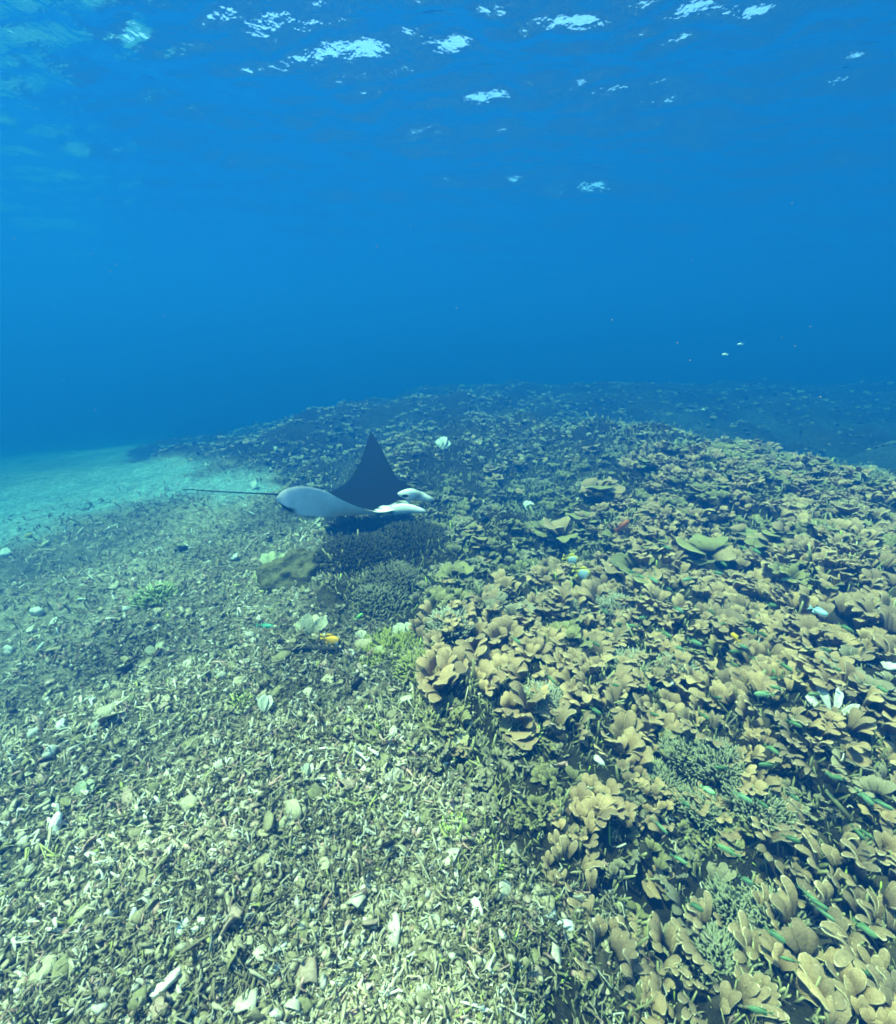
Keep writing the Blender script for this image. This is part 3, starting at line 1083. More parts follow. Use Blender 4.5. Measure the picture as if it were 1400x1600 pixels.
def branching(px, py, r, n, L, rad, c0, c1, label, name='branching_coral', h=None, group=None, cat='coral'):
    p = on_reef(px, py)
    rng = np.random.default_rng(int(px * 7 + py))
    h = 0.45 * r if h is None else h
    root = empty(name, p - Vector((0, 0, 0.01)))
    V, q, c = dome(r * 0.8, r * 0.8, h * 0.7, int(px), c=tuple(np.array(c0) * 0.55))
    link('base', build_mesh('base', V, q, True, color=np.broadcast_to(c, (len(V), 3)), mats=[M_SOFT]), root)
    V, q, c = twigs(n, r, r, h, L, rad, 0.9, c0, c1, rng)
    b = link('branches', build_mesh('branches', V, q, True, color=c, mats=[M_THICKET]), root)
    b['kind'] = 'stuff'
    tag(root, label, cat, group)
    return root


branching(600, 905, 0.25, 900, 0.036, 0.0056, (0.08, 0.07, 0.04), (0.20, 0.185, 0.12), 'spiky dome of branching coral at the edge of the manta shadow', h=0.09)
branching(590, 940, 0.22, 800, 0.032, 0.0062, (0.08, 0.08, 0.045), (0.22, 0.21, 0.14), 'darker spiky coral dome just in front of the larger spiky dome', h=0.10)
branching(612, 1020, 0.20, 560, 0.045, 0.007, (0.17, 0.17, 0.035), (0.27, 0.27, 0.07), 'olive soft coral carpet of stubby fingers beside the tan coral mound', 'soft_coral', h=0.05, cat='soft coral')
branching(655, 1045, 0.12, 240, 0.04, 0.0065, (0.18, 0.18, 0.045), (0.30, 0.29, 0.09), 'smaller olive soft coral tuft touching the tan coral mound', 'soft_coral', h=0.04, cat='soft coral')
branching(380, 1098, 0.07, 90, 0.03, 0.0045, (0.26, 0.28, 0.06), (0.55, 0.58, 0.20), 'yellow-green branching coral in the rubble beside a pale upright slab')
branching(712, 1298, 0.045, 60, 0.035, 0.0042, (0.22, 0.34, 0.05), (0.48, 0.66, 0.12), 'bright lime branching coral tuft, the larger of two in the rubble')
branching(775, 1355, 0.03, 34, 0.03, 0.004, (0.22, 0.34, 0.05), (0.48, 0.66, 0.12), 'bright lime branching coral tuft, the smaller of two in the rubble')
branching(892, 1528, 0.02, 20, 0.022, 0.0034, (0.22, 0.34, 0.05), (0.46, 0.64, 0.12), 'tiny lime coral tuft by the dark crevice at the bottom')
branching(245, 935, 0.16, 150, 0.05, 0.007, (0.24, 0.27, 0.09), (0.44, 0.50, 0.22), 'flat greenish branching coral patch far out on the rubble')
branching(835, 1135, 0.05, 60, 0.03, 0.005, (0.28, 0.34, 0.08), (0.46, 0.54, 0.18), 'small green branching coral tucked beside the layered plate coral')
for k, (px, py, r) in enumerate([(705, 978, .13), (885, 955, .14), (960, 950, .12), (990, 1040, .10), (1060, 1040, .09), (850, 1095, .09)]):
    branching(px, py, r, 420, 0.05, 0.0050, (0.13, 0.12, 0.075), (0.40, 0.37, 0.27),
              ['pale-tipped staghorn coral behind the rounded tan lobes', 'pale-tipped staghorn coral in the dip beyond the tan mound',
               'whitish staghorn coral in front of the wide scalloped coral', 'pale staghorn coral between two tan stalks near the black-and-white fish',
               'pale staghorn coral beside a broken white plate', 'grey staghorn coral at the foot of the tan mound'][k], 'staghorn_coral',
              group='staghorn corals among the plate corals')
for k, (px, py, r) in enumerate([(1080, 1180, .12), (1140, 1200, .12), (1190, 1260, .12), (1110, 1270, .11), (1040, 1225, .10), (1215, 1440, .10), (1150, 1420, .09), (1130, 1510, .09)]):
    branching(px, py, r, 560, 0.042, 0.0042, (0.075, 0.075, 0.04), (0.30, 0.29, 0.19),
              ['fine finger coral thicket in front of the tan bank', 'fine finger coral thicket behind the bright yellow-green fish', 'dark fine finger coral thicket beyond the hand-shaped coral',
               'fine finger coral thicket between the bright fish and the hand-shaped coral', 'fine finger coral thicket beside the white bleached lump',
               'fine finger coral thicket among the blade corals', 'fine finger coral thicket behind the scalloped blade coral',
               'fine finger coral thicket nearest the bottom edge'.replace('nearest', 'close to')][k], 'finger_coral', group='finger coral thickets on the slope', h=0.05)

# smooth brown dome in the shade of the ray
p = on_reef(470, 900)
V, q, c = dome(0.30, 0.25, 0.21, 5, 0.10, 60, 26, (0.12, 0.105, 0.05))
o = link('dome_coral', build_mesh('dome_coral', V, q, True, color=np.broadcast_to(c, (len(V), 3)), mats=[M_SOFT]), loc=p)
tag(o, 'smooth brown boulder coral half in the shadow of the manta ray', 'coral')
branching(560, 868, 0.34, 1100, 0.034, 0.007, (0.022, 0.022, 0.014), (0.05, 0.05, 0.032), 'bushy coral mound beside the brown boulder coral, ray shadow put into its dark colour', h=0.12)  # near-black tint stands in for the shadow of the ray on the reef
branching(640, 846, 0.36, 1100, 0.034, 0.007, (0.026, 0.026, 0.016), (0.06, 0.06, 0.038), 'bushy coral mound under the head of the ray, shadow put into its dark colour', h=0.12)  # second mound, its dark colour paints more of the same ray shadow

PALE = (0.72, 0.69, 0.58)
CREAM = (0.58, 0.53, 0.38)


def fan(px, py, size, n, label, colr=PALE, spread=0.9, up=-0.35, name='fan_sponge', cat='sponge', wmul=0.42):
    p = on_reef(px, py)
    root = empty(name, p - Vector((0, 0, 0.01)), (up, 0, random.uniform(-.4, .4)))
    size *= 0.85
    colr = tuple(v * 0.9 for v in colr)
    for k in range(n):
        f = (k - (n - 1) / 2) / max(1, (n - 1) / 2)
        me = frond_mesh(int(px + py) + k, size * wmul / (1 if n == 1 else 1.5), size, 0.02, ru(0.2, 0.6), 0.3, 0.07, 0.004, colr, tuple(min(.85, c * 1.12) for c in colr), tuple(c * .7 for c in colr), 0.16, head=0.25)
        link('blade', me, root, rot=(ru(-.15, .15), f * spread * 0.5, ru(-.3, .3)), scale=ru(.9, 1.15))
    tag(root, label, cat)
    return root


fan(691, 704, 0.23, 3, 'white fan sponge standing beyond the head of the manta ray', (0.82, 0.80, 0.74), 0.8)
fan(487, 992, 0.15, 4, 'cream fan of three blades on a stalk behind the orange fish', (0.66, 0.62, 0.40), 1.4)
fan(826, 800, 0.16, 2, 'small white upright fan far beyond the staghorn corals', (0.8, 0.78, 0.72))
fan(630, 1000, 0.13, 4, 'cream ribbed fan leaning over the olive soft coral', (0.66, 0.62, 0.46), 1.6)
fan(565, 1002, 0.09, 1, 'pale wedge shaped sponge between orange fish and soft coral', CREAM)
fan(592, 1030, 0.10, 1, 'pale oval blade standing in the olive soft coral', (0.42, 0.40, 0.22))
fan(412, 1118, 0.12, 2, 'pale upright slab beside the yellow-green branching coral', (0.62, 0.62, 0.50), 0.4)
fan(395, 765, 0.17, 1, 'white round blade at the end of the sand patch', (0.55, 0.56, 0.52))
fan(430, 705, 0.11, 1, 'tiny white blade on the far dark reef hump', (0.5, 0.5, 0.46))
fan(425, 890, 0.20, 3, 'pale yellow fan at the edge of the brown boulder coral', (0.60, 0.60, 0.34), 1.2)
fan(405, 915, 0.13, 2, 'yellowish fan low in front of the pale yellow fan', (0.50, 0.48, 0.24), 1.0)
fan(247, 1025, 0.11, 3, 'greyish fan lying on the open rubble', (0.46, 0.44, 0.30), 1.4)
fan(197, 1105, 0.08, 2, 'dull olive fan tuft below a dark fish on the rubble', (0.30, 0.30, 0.15), 1.0)
fan(612, 1225, 0.075, 5, 'ribbed shell-like coral fan with pale folds on the rubble', (0.62, 0.52, 0.40), 1.5)
fan(478, 1215, 0.085, 2, 'cream upright blade pair in the middle of the rubble', (0.66, 0.64, 0.48), 0.6)
fan(722, 1180, 0.10, 1, 'tall narrow tan blade at the foot of the tan mound', (0.52, 0.42, 0.22))
fan(135, 1250, 0.10, 2, 'thin pale green blades upright in the shadowed rubble', (0.42, 0.44, 0.30), 0.5)
fan(670, 1460, 0.075, 3, 'pale fluted blades standing in the lit rubble', (0.58, 0.55, 0.40), 0.8)
fan(480, 1090, 0.06, 1, 'slender twisted pale blade in the rubble', CREAM)
fan(1010, 925, 0.10, 2, 'small white broken fan on the wide scalloped coral', (0.75, 0.73, 0.66), 0.8)
fan(1300, 1118, 0.15, 4, 'bright white broken branches on the dark coral ledge', (0.78, 0.74, 0.66), 1.8, wmul=0.2)


def slab(px, py, size, label, colr=PALE, kind='slab', flat=0.25, tilt=0.7, name='bleached_coral', cat='dead coral', group=None):
    p = on_reef(px, py)
    rng = np.random.default_rng(int(px * 3 + py * 5))
    nu, nv = 12, 8
    A, T = np.meshgrid(np.linspace(0, 2 * math.pi, nu, endpoint=False), np.linspace(0.001, math.pi - .001, nv), indexing='ij')
    k = 1 + 0.22 * np.sin(2 * A + rng.uniform(0, 6)) + 0.14 * np.sin(3 * A + rng.uniform(0, 6)) + 0.10 * np.sin(5 * A + 3 * T + rng.uniform(0, 6)) + 0.10 * np.sin(4 * T + rng.uniform(0, 6))
    e = 0.55 if kind == 'slab' else 0.9
    st, ct = np.sin(T) ** e, np.sign(np.cos(T)) * np.abs(np.cos(T)) ** e
    asp = rng.uniform(0.5, 0.85)
    V = np.stack([np.cos(A) * st * k, np.sin(A) * st * k * asp, ct * flat * k], -1).reshape(-1, 3) * size * 0.5
    col = np.array(colr)[None] * rng.uniform(0.8, 1.12, (len(V), 1))
    o = link(name, build_mesh(name, V, grid_quads(nu, nv, True), True, color=np.clip(col, 0, .85), mats=[M_PALE]), loc=p + Vector((0, 0, size * 0.3)),
             rot=(rng.uniform(-tilt, tilt), rng.uniform(-tilt, tilt), rng.uniform(0, 6.28)))
    tag(o, label, cat, group)
    return o


SLABS = [
    (90, 1295, .085, (.78, .76, .72), 'big tilted white slab alone in the dark rubble', 'slab'),
    (310, 1452, .06, (.66, .64, .52), 'broad pale slab standing beside a twin slab', 'slab'),
    (288, 1455, .05, (.58, .58, .48), 'narrower pale slab, twin of the broad slab', 'slab'),
    (438, 1482, .06, (.80, .80, .66), 'white triangular flake above the white round lump', 'slab'),
    (485, 1526, .05, (.72, .80, .80), 'smooth white round lump on the rubble', 'lump'),
    (260, 1545, .08, (.66, .64, .52), 'long pale slab leaning among the bottom rubble', 'slab'),
    (340, 1480, .045, (.66, .62, .44), 'creamy shard pointing up beside the pale slabs', 'slab'),
    (175, 1428, .045, (.68, .68, .62), 'rounded whitish lump on the streaked rubble', 'lump'),
    (210, 1435, .04, (.70, .68, .64), 'pinkish white chip beside the rounded whitish lump', 'slab'),
    (95, 1140, .09, (.66, .66, .60), 'pale knobbly rock among dark rubble', 'lump'),
    (55, 1150, .09, (.56, .56, .50), 'greyish rock beside the pale knobbly rock', 'lump'),
    (150, 1140, .08, (.50, .50, .40), 'tilted grey flake near the pale knobbly rock', 'slab'),
    (80, 1180, .08, (.64, .64, .58), 'low whitish rock in front of the pale knobbly rock', 'lump'),
    (60, 960, .15, (.74, .74, .66), 'bright white chunk far out on the rubble', 'lump'),
    (85, 975, .11, (.72, .72, .66), 'white shard beside the bright white chunk', 'slab'),
    (130, 940, .12, (.70, .70, .62), 'long white shard lying towards the sand', 'slab'),
    (65, 1015, .13, (.66, .66, .58), 'flat pale slab on bluish rubble', 'slab'),
    (15, 1020, .13, (.68, .68, .60), 'white slab at the edge of the bluish rubble', 'slab'),
    (368, 875, .17, (.68, .72, .66), 'flat white flake beyond the yellow fan', 'slab'),
    (200, 955, .10, (.62, .64, .58), 'pale chunk beside the flat greenish coral', 'lump'),
    (46, 840, .13, (.6, .5, .22), 'yellowish lump beside the sand', 'lump'),
    (73, 853, .13, (.6, .56, .34), 'pale yellow lump by the edge of the sand', 'lump'),
    (10, 868, .22, (.7, .72, .70), 'white block where sand meets rubble', 'slab'),
    (318, 790, .14, (.66, .70, .66), 'white speckled block near the ray tail', 'slab'),
    (395, 805, .12, (.66, .70, .66), 'two-toned pale block below the ray tail', 'slab'),
    (382, 1265, .05, (.46, .38, .28), 'tan cup shaped chunk in the middle rubble', 'lump'),
    (446, 1290, .06, (.46, .42, .28), 'brownish knob with pale flecks in the rubble', 'lump'),
    (468, 1380, .045, (.56, .56, .42), 'greenish white flake in the lit rubble', 'slab'),
    (935, 1192, .075, (.80, .76, .74), 'white bleached lump above a domed tan coral', 'lump'),
    (978, 1200, .06, (.76, .72, .70), 'second white bleached lump beside the finger coral', 'lump'),
    (635, 1275, .045, (.66, .68, .60), 'pale blocky fragment behind the lime corals', 'slab'),
    (655, 1285, .04, (.68, .70, .64), 'whitish block touching the pale blocky fragment', 'lump'),
    (885, 1450, .06, (.70, .74, .74), 'bluish white crusty lump above the dark crevice', 'lump'),
    (860, 1430, .05, (.66, .68, .66), 'crusty pale chunk beside the bluish white lump', 'lump'),
    (745, 1420, .05, (.62, .58, .52), 'mauve grey slab lying in the lit rubble', 'slab'),
    (700, 1445, .05, (.62, .54, .50), 'pinkish slab tilted against the fluted blades', 'slab'),
    (815, 1415, .05, (.44, .40, .28), 'olive brown smooth slab under the finger coral clump', 'slab'),
    (575, 1350, .03, (.46, .26, .26), 'small dull pink crust patch on the rubble', 'lump'),
    (630, 1560, .045, (.68, .62, .50), 'cream shard at the bottom of the rubble', 'slab'),
    (30, 1530, .05, (.60, .58, .46), 'long tilted shard at the bottom corner of the rubble', 'slab'),
    (1390, 1045, .12, (.80, .78, .70), 'bright pale finger lying on the dark bank', 'slab'),
    (1075, 1048, .06, (.76, .78, .74), 'broken white plate beside pale staghorn coral', 'slab'),
]
for px, py, sz, c, lab, kind in SLABS:
    slab(px, py, sz * (0.95 if py > 1200 else 0.75 if py > 1060 else 0.6), lab, tuple(v * (0.95 if py > 1200 else 0.8) for v in c), kind, 0.25 if kind == 'slab' else 0.7, 0.9)

# a dark dead branch lying behind the orange fish
p = on_reef(490, 1020)
V, q = tubes(np.array([[(-0.17, 0, 0.02), (-0.06, 0.01, 0.04), (0.05, 0, 0.035), (0.14, -0.01, 0.02)]]), np.array([[0.012, 0.022, 0.02, 0.010]]))
o = link('dead_branch', build_mesh('dead_branch', V, q, True, color=np.tile((0.05, 0.045, 0.04), (len(V), 1)), mats=[M_SOFT]), loc=p, rot=(0, 0, 0.05))
tag(o, 'dark dead coral branch lying under the cream fan', 'dead coral')


# ------------------------------------------------------------------ fish
def fish_mesh(L, H, T, colf, tail=0.24, fork=0.5, fins=True, name='fish'):
    """head at +X; body, tail, dorsal and anal fins in one mesh; colf(x 0..1 from snout, z -1..1, part) -> colour"""
    ns, nc = 14, 10
    t = np.linspace(0, 1, ns)
    prof = np.sin(np.clip(t, 0, 1) ** 0.75 * math.pi) ** 0.75 * 0.94 + 0.07
    prof = prof * (1 - 0.25 * t ** 3)
    prof[0], prof[-1] = 0.03, 0.16
    Lb = L * (1 - tail)
    V, C = [], []
    for i in range(ns):
        for j in range(nc):
            a = j / nc * 2 * math.pi
            z = math.sin(a)
            V.append((L * 0.5 - t[i] * Lb, math.cos(a) * T * 0.5 * prof[i] ** 1.1, z * H * 0.5 * prof[i]))
            C.append(colf(t[i], z, 'body'))
    Q = [(i * nc + (j + 1) % nc, i * nc + j, (i + 1) * nc + j, (i + 1) * nc + (j + 1) % nc) for i in range(ns - 1) for j in range(nc)]
    Q += [tuple(range(3, -1, -1))]

    def plate(pts, part):
        o = len(V)
        n = len(pts)
        for sgn in (-1, 1):
            for x, z in pts:
                V.append((x, sgn * L * 0.004, z))
                C.append(colf(0.5 - x / L, z / (H * 0.5), part))
        for k in range(n // 2 - 1):
            a, b, c_, d = k, k + 1, n - 2 - k, n - 1 - k
            Q.append((o + a, o + b, o + c_, o + d))
            Q.append((o + n + d, o + n + c_, o + n + b, o + n + a))
        for k in range(n):
            k2 = (k + 1) % n
            Q.append((o + k2, o + k, o + n + k, o + n + k2))
    xb = L * 0.5 - Lb
    plate([(xb + L * .02, H * .07), (xb - L * tail * .5, H * .24), (xb - L * tail, H * .40), (xb - L * tail * (1 - fork * .6), 0.001),
           (xb - L * tail * (1 - fork * .6), -0.001), (xb - L * tail, -H * .40), (xb - L * tail * .5, -H * .24), (xb + L * .02, -H * .07)][:4] +
          [(xb - L * tail * .5, 0.0), (xb + L * .02, 0.0)], 'tail')
    plate([(xb + L * .02, 0.0), (xb - L * tail * .5, 0.0), (xb - L * tail * (1 - fork * .6), -0.001), (xb - L * tail, -H * .40), (xb - L * tail * .5, -H * .24), (xb + L * .02, -H * .07)], 'tail')
    if fins:
        top = [(L * .20, H * .40), (L * .08, H * .60), (-L * .10, H * .60), (-L * .22, H * .42), (-L * .2, H * .2), (-L * .08, H * .3), (L * .08, H * .3), (L * .18, H * .3)]
        plate(top, 'fin')
        plate([(x, -z) for x, z in top if x < L * .19][::1] if False else [(0.02 * L, -H * .40), (-L * .06, -H * .60), (-L * .14, -H * .56), (-L * .22, -H * .40), (-L * .2, -H * .2), (-L * .14, -H * .2), (-L * .06, -H * .25), (0.02 * L, -H * .3)], 'fin')
    me = build_mesh(name, V, np.array(Q), True, color=np.array(C), mats=[M_FISH])
    return me


def place_fish(me, px, py, lift, head, label, cat='fish', group=None, name='reef_fish', dist=None, roll=0.0, pitch=0.0, eye=None):
    """lift: share of the sight line by which the fish floats in front of the reef; head: yaw of the snout"""
    if dist is None:
        p = on_reef(px, py)
        q = Vector(p) * (1 - lift)
    else:
        q = Vector(at(px, py, dist))
    o = link(name, me, loc=q, rot=Euler((roll, -pitch, head), 'XYZ'))
    tag(o, label, cat, group)
    return o


def flat(c):
    return lambda x, z, part: c


def two(c, belly, tailc=None):
    return lambda x, z, part: (tailc or c) if part == 'tail' else (belly if z < -0.25 and part == 'body' else c)


def foxface(x, z, part):
    if part == 'tail':
        return (0.75, 0.45, 0.04)
    if x < 0.13:
        return (0.02, 0.02, 0.025)
    if x < 0.26 and z < 0.5:
        return (0.78, 0.78, 0.78)
    return (0.72, 0.40, 0.03)


def butterfly(x, z, part):
    if part != 'body':
        return (0.72, 0.55, 0.05)
    if x < 0.24:
        return (0.06, 0.05, 0.02) if 0.12 < x < 0.2 else (0.62, 0.50, 0.06)
    if x > 0.78 or z > 0.86:
        return (0.60, 0.48, 0.05)
    return (0.46, 0.62, 0.78)


DARK = flat((0.02, 0.02, 0.025))
m_fox = fish_mesh(0.135, 0.075, 0.03, foxface, fork=0.2)
place_fish(m_fox, 516, 1000, 0.05, -0.25, 'orange-yellow fish with black and white face at the foot of the cream fan', 'fish', pitch=-0.15)
m_but = fish_mesh(0.15, 0.105, 0.025, butterfly, tail=0.18, fork=0.1)
place_fish(m_but, 909, 896, 0.07, -0.35, 'blue-white butterflyfish with yellow edges, the brighter of two', 'butterflyfish', 'pair of butterflyfish', 'butterflyfish', pitch=-0.3)
place_fish(m_but, 892, 875, 0.05, -0.2, 'dimmer butterflyfish just beyond the brighter blue-white one', 'butterflyfish', 'pair of butterflyfish', 'butterflyfish', pitch=-0.2)
m_yel = fish_mesh(0.06, 0.036, 0.016, flat((0.80, 0.55, 0.03)), fork=0.3)
place_fish(m_yel, 951, 929, 0.04, 2.3, 'small bright yellow fish below the butterflyfish', pitch=0.5)
place_fish(m_yel, 1149, 996, 0.04, 2.0, 'tiny yellow fish at a tan coral edge on the bank', pitch=0.4)
m_dam = fish_mesh(0.085, 0.045, 0.02, lambda x, z, part: (0.75, 0.75, 0.72) if 0.38 < x < 0.52 and abs(z) < 0.6 and part == 'body' else (0.02, 0.02, 0.025))
place_fish(m_dam, 1046, 1064, 0.04, -0.9, 'black fish with a white spot over a tan coral', pitch=-0.5)
m_gre = fish_mesh(0.13, 0.034, 0.022, lambda x, z, part: (0.16, 0.55, 0.38) if (int(x * 14) % 2 or z < -0.2) else (0.05, 0.22, 0.16), fork=0.1)
place_fish(m_gre, 414, 978, 0.04, -0.15, 'turquoise wrasse with dark bars over the rubble', 'wrasse', name='wrasse')
m_lim = fish_mesh(0.075, 0.022, 0.014, flat((0.28, 0.66, 0.20)), fork=0.3)
place_fish(m_lim, 560, 964, 0.03, 0.5, 'small bright green fish in front of the darker spiky dome', pitch=0.5)
m_ylg = fish_mesh(0.062, 0.026, 0.014, two((0.42, 0.80, 0.35), (0.62, 0.85, 0.70)), fork=0.5)
place_fish(m_ylg, 1105, 1234, 0.10, -0.45, 'bright yellow-green fish over the dark finger coral thicket', pitch=-0.3)
m_pbl = fish_mesh(0.10, 0.04, 0.02, two((0.50, 0.80, 0.85), (0.80, 0.85, 0.85)), fork=0.5)
place_fish(m_pbl, 1278, 955, 0.08, -0.5, 'shining pale blue fish over the dark gap in the bank', pitch=-0.3)
m_red = fish_mesh(0.17, 0.06, 0.03, two((0.50, 0.14, 0.05), (0.55, 0.24, 0.12)), fork=0.3)
place_fish(m_red, 972, 822, 0.05, 0.4, 'small red-orange fish in front of the round rosette coral', pitch=0.4)
m_drk = fish_mesh(0.10, 0.05, 0.022, DARK, fork=0.3)
for px, py, sc, yaw, pit, lab in [
        (195, 1047, 1.0, 0.6, 0.5, 'dark damselfish above the dull olive fan tuft'),
        (556, 1072, 1.05, 0.9, 0.6, 'dark damselfish beside the small rosette coral in the rubble'),
        (233, 1279, 0.62, -0.5, -0.4, 'dark damselfish over the open rubble far from coral'),
        (604, 1321, 0.62, 0.3, 0.35, 'black slender damselfish below the ribbed shell-like fan'),
        (437, 1003, 0.7, 0.2, 0.1, 'dark damselfish behind the dead branch'),
        (283, 858, 1.3, 0.3, 0.2, 'dark damselfish over the far rubble near the sand'),
        (618, 935, 0.8, 2.5, 0.3, 'small dark damselfish hovering at the darker spiky dome'),
        (1165, 620, 2.2, -0.8, -0.8, 'dark fish in open water above the far reef'),
        (1210, 616, 1.9, 0.3, -0.2, 'dark fish beside another above the far reef'),
        (1251, 678, 1.9, 1.2, 1.0, 'dark fish over the pale far valley'),
        (995, 606, 2.0, 0.6, 0.3, 'dark fish high over the far reef edge'),
        (1040, 865, 1.1, 0.6, 0.2, 'dark fish under a broad flat-topped coral'),
        (893, 1010, 0.8, 0.4, 0.3, 'dark damselfish at the shaded foot of tan lobes')]:
    o = place_fish(m_drk, px, py, 0.05, yaw, lab, 'fish', 'dark damselfish', 'damselfish', pitch=pit)
    o.scale = (sc,) * 3
m_rem = fish_mesh(0.17, 0.022, 0.02, DARK, fork=0.4, fins=False)
place_fish(m_rem, 512, 817, 0, 0.1, 'dark slender fish swimming below the belly of the manta ray', 'fish', name='remora', dist=4.0, pitch=-0.25)
m_wht = fish_mesh(0.09, 0.035, 0.02, flat((0.80, 0.82, 0.80)))
for px, py, d, lab in [(1133, 554, 6.5, 'tiny white fish in open water, lower of two'), (1157, 538, 6.8, 'tiny white fish in open water, higher of two'),
                       (930, 652, 8.0, 'tiny white fish glinting over the far reef crest'), (1098, 640, 8.5, 'pale fish over the far dark reef slope')]:
    place_fish(m_wht, px, py, 0, random.uniform(0, 6), lab, 'fish', 'tiny pale fish in the open water', dist=d)

# the green chromis school over the bank
m_chr = [fish_mesh(0.072, 0.021, 0.010, two((0.15, 0.27, 0.12), (0.27, 0.38, 0.24)), fork=0.7),
         fish_mesh(0.062, 0.020, 0.009, two((0.11, 0.21, 0.10), (0.18, 0.30, 0.19)), fork=0.7),
         fish_mesh(0.078, 0.024, 0.011, two((0.18, 0.32, 0.17), (0.34, 0.46, 0.34)), fork=0.7)]
school = []
CHROMIS = [(806, 1000), (944, 955), (985, 893), (1000, 900), (1020, 905), (968, 975), (950, 985), (1005, 965), (990, 978), (1060, 952), (1040, 990), (930, 1005), (1015, 1075),
           (960, 1070), (1075, 905), (1110, 955), (1120, 895), (1130, 880), (1150, 910), (1205, 945), (1130, 975), (1170, 985), (1190, 990), (1160, 1010), (1180, 1030), (1200, 1045),
           (1210, 1060), (1215, 1075), (1195, 1085), (1225, 1040), (1150, 1018), (1145, 1038), (1290, 1015), (1305, 1045), (1262, 1015), (1375, 1075), (1120, 1090), (1100, 1118),
           (1205, 1170), (1130, 1200), (1190, 1255), (1070, 1255), (1240, 1245), (1295, 1210), (1310, 1215), (1350, 1245), (1375, 1255), (1340, 1300), (1165, 1375), (1060, 1342), (1200, 1195),
           (1265, 1400), (1285, 1425), (1275, 1410), (1350, 1450), (1210, 1460), (1235, 1500), (1355, 1520), (1190, 1580), (1085, 1415), (1160, 1245), (1030, 1290), (1020, 1115),
           (1235, 1310), (1350, 1300), (1140, 1330), (1240, 1130), (1275, 1085), (1060, 1012), (1085, 1003), (1045, 920), (1180, 860), (1040, 855), (1160, 855), (1230, 905), (860, 1060), (930, 1110), (1320, 980)]
for k, (px, py) in enumerate(CHROMIS):
    o = link('chromis', random.choice(m_chr), loc=Vector(on_reef(px, py)) * (1 - random.uniform(0.05, 0.16)),
             rot=Euler((random.uniform(-.3, .3), random.uniform(0.1, 0.6), random.uniform(-0.9, -0.1) + (math.pi if random.random() < .25 else 0))), scale=random.uniform(.75, 1.1))
    o['category'] = 'fish'
    o['group'] = 'green chromis over the coral bank'
    school.append((o, px, py))


# ------------------------------------------------------------------ drifting specks in the water (stuff)
n = 44
ps = np.array([at(random.uniform(20, 1380), random.uniform(250, 720), random.uniform(0.9, 4.5)) for _ in range(n)])
rr = RNG.uniform(0.0008, 0.0022, n) * (0.6 + 0.4 * np.linalg.norm(ps, axis=1))
oct_v = np.array([(1, 0, 0), (-1, 0, 0), (0, 1, 0), (0, -1, 0), (0, 0, 1), (0, 0, -1)], float)
oct_f = np.array([(0, 2, 4), (2, 1, 4), (1, 3, 4), (3, 0, 4), (2, 0, 5), (1, 2, 5), (3, 1, 5), (0, 3, 5)])
V = (ps[:, None] + oct_v[None] * rr[:, None, None]).reshape(-1, 3)
F = (oct_f[None] + (np.arange(n) * 6)[:, None, None]).reshape(-1, 3)
o = link('drifting_plankton', build_mesh('drifting_plankton', V, F, True, color=np.tile((0.26, 0.26, 0.24), (len(V), 1)), mats=[M_PALE]))
o['kind'] = 'stuff'


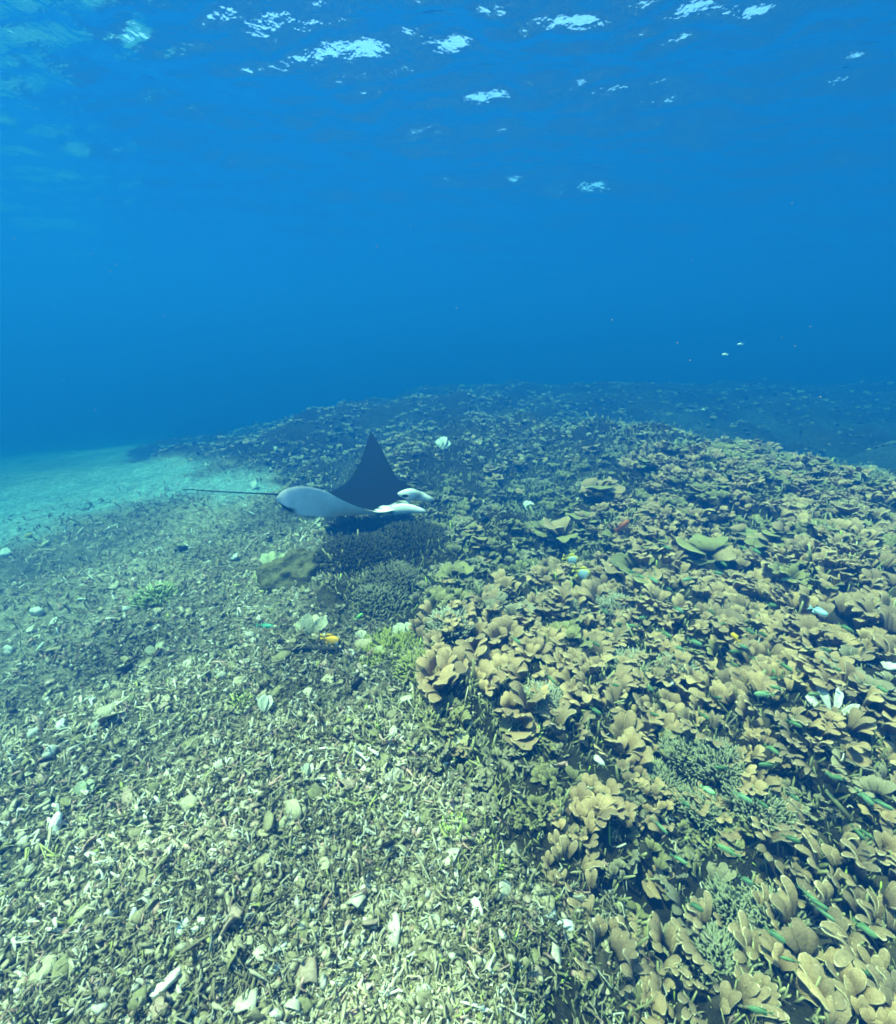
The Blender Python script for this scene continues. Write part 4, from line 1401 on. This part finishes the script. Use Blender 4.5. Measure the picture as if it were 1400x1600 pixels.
# ------------------------------------------------------------------ labels of the many: each by the landmark it is next to
LANDMARKS = [('the round rosette coral', 935, 775), ('the black fish with a white spot', 1046, 1064), ('the butterflyfish pair', 903, 888),
             ('the small yellow fish', 951, 929), ('the bright yellow-green fish', 1105, 1234), ('the white bleached lump', 935, 1192), ('the hand-shaped coral', 1140, 1320),
             ('the coarse olive plate coral', 990, 1440), ('the olive soft coral', 620, 1020), ('the tall narrow tan blade', 722, 1180),
             ('the red-orange fish', 972, 822), ('the head of the ray', 672, 790), ('the broken white branches', 1310, 1110),
             ('the shining pale blue fish', 1278, 955), ('the flat-topped coral', 1100, 880), ('the bright pale finger', 1390, 1045), ('the tiny yellow fish', 1149, 996),
             ('the whitish staghorn coral', 960, 950), ('the scalloped blade coral', 1010, 1500), ('the bright fins of the ray', 655, 800),
             ('the pale valley', 1250, 720), ('the wide scalloped coral', 990, 905), ('the broken white plate', 1075, 1048), ('the big fluted fan coral', 880, 845),
             ('the small white upright fan', 826, 800), ('the darker spiky dome', 590, 940), ('the dark fish over the valley', 1251, 678), ('the fluted tan stalks', 715, 1075),
             ('the largest clump of tan lobes', 790, 1020), ('the small rosette coral', 692, 1130), ('the domed tan lobe', 930, 1265), ('the thick folded plate coral', 1030, 1385), ('the finger coral clump', 880, 1365), ('the lime coral tufts', 740, 1320), ('the layered plate coral', 812, 1145)]
ORD = ['', 'second ', 'third ', 'fourth ', 'fifth ', 'sixth ', 'seventh ', 'eighth ', 'ninth ', 'tenth ', 'eleventh ', 'twelfth ', 'thirteenth ', 'fourteenth ', 'fifteenth ', 'sixteenth ', 'seventeenth ', 'eighteenth ', 'nineteenth ', 'twentieth ', 'twenty-first ', 'twenty-second ', 'twenty-third ']


def short(t):
    w = t.split()
    return ' '.join(w if len(w) <= 16 else [x for x in w if x not in ('coral', 'ruffled', 'spoon-lobed', 'round-tipped', 'grey-brown', 'wavy')])


def auto_labels(items, group_of):
    """items: (object, px, py, description)"""
    buckets = {}
    for o, px, py, what in items:
        lm = min(LANDMARKS, key=lambda l: math.hypot(l[1] - px, (l[2] - py) * 1.2))
        dx, dy = px - lm[1], (py - lm[2]) * 1.2
        d8 = int(round(math.degrees(math.atan2(dy, dx)) / 45)) % 8
        side = ['bankward of', 'before and bankward of', 'in front of', 'before and sandward of', 'sandward of',
                'beyond and sandward of', 'beyond', 'beyond and bankward of'][d8]
        buckets.setdefault((what, side, lm[0]), []).append((math.hypot(dx, dy), o))
    for (what, side, lm), lst in buckets.items():
        lst.sort(key=lambda t: t[0])
        for k, (_, o) in enumerate(lst):
            o['label'] = short(f'{ORD[min(k, len(ORD) - 1)]}{what} {side} {lm}')
            if group_of(o):
                o['group'] = group_of(o)


GROUPS = {'plate_coral': 'plate corals on the reef bank', 'blade_coral': 'blade corals near the camera', 'rosette_coral': 'rosette corals on the reef'}
for o, *_ in colonies:
    o['group'] = GROUPS[o.name.split('.')[0]]
def size_word(o):
    k = o.name.split('.')[0]
    mid = {'plate_coral': 0.8, 'blade_coral': 0.9, 'rosette_coral': 0.8}[k]
    return 'large ' if o.scale[0] > mid else 'small '


auto_labels([(o, x, y, size_word(o) + w) for o, x, y, w, lab in colonies if not lab], lambda o: GROUPS[o.name.split('.')[0]])
auto_labels([(o, x, y, 'slender green fish') for o, x, y in school], lambda o: 'green chromis over the coral bank')
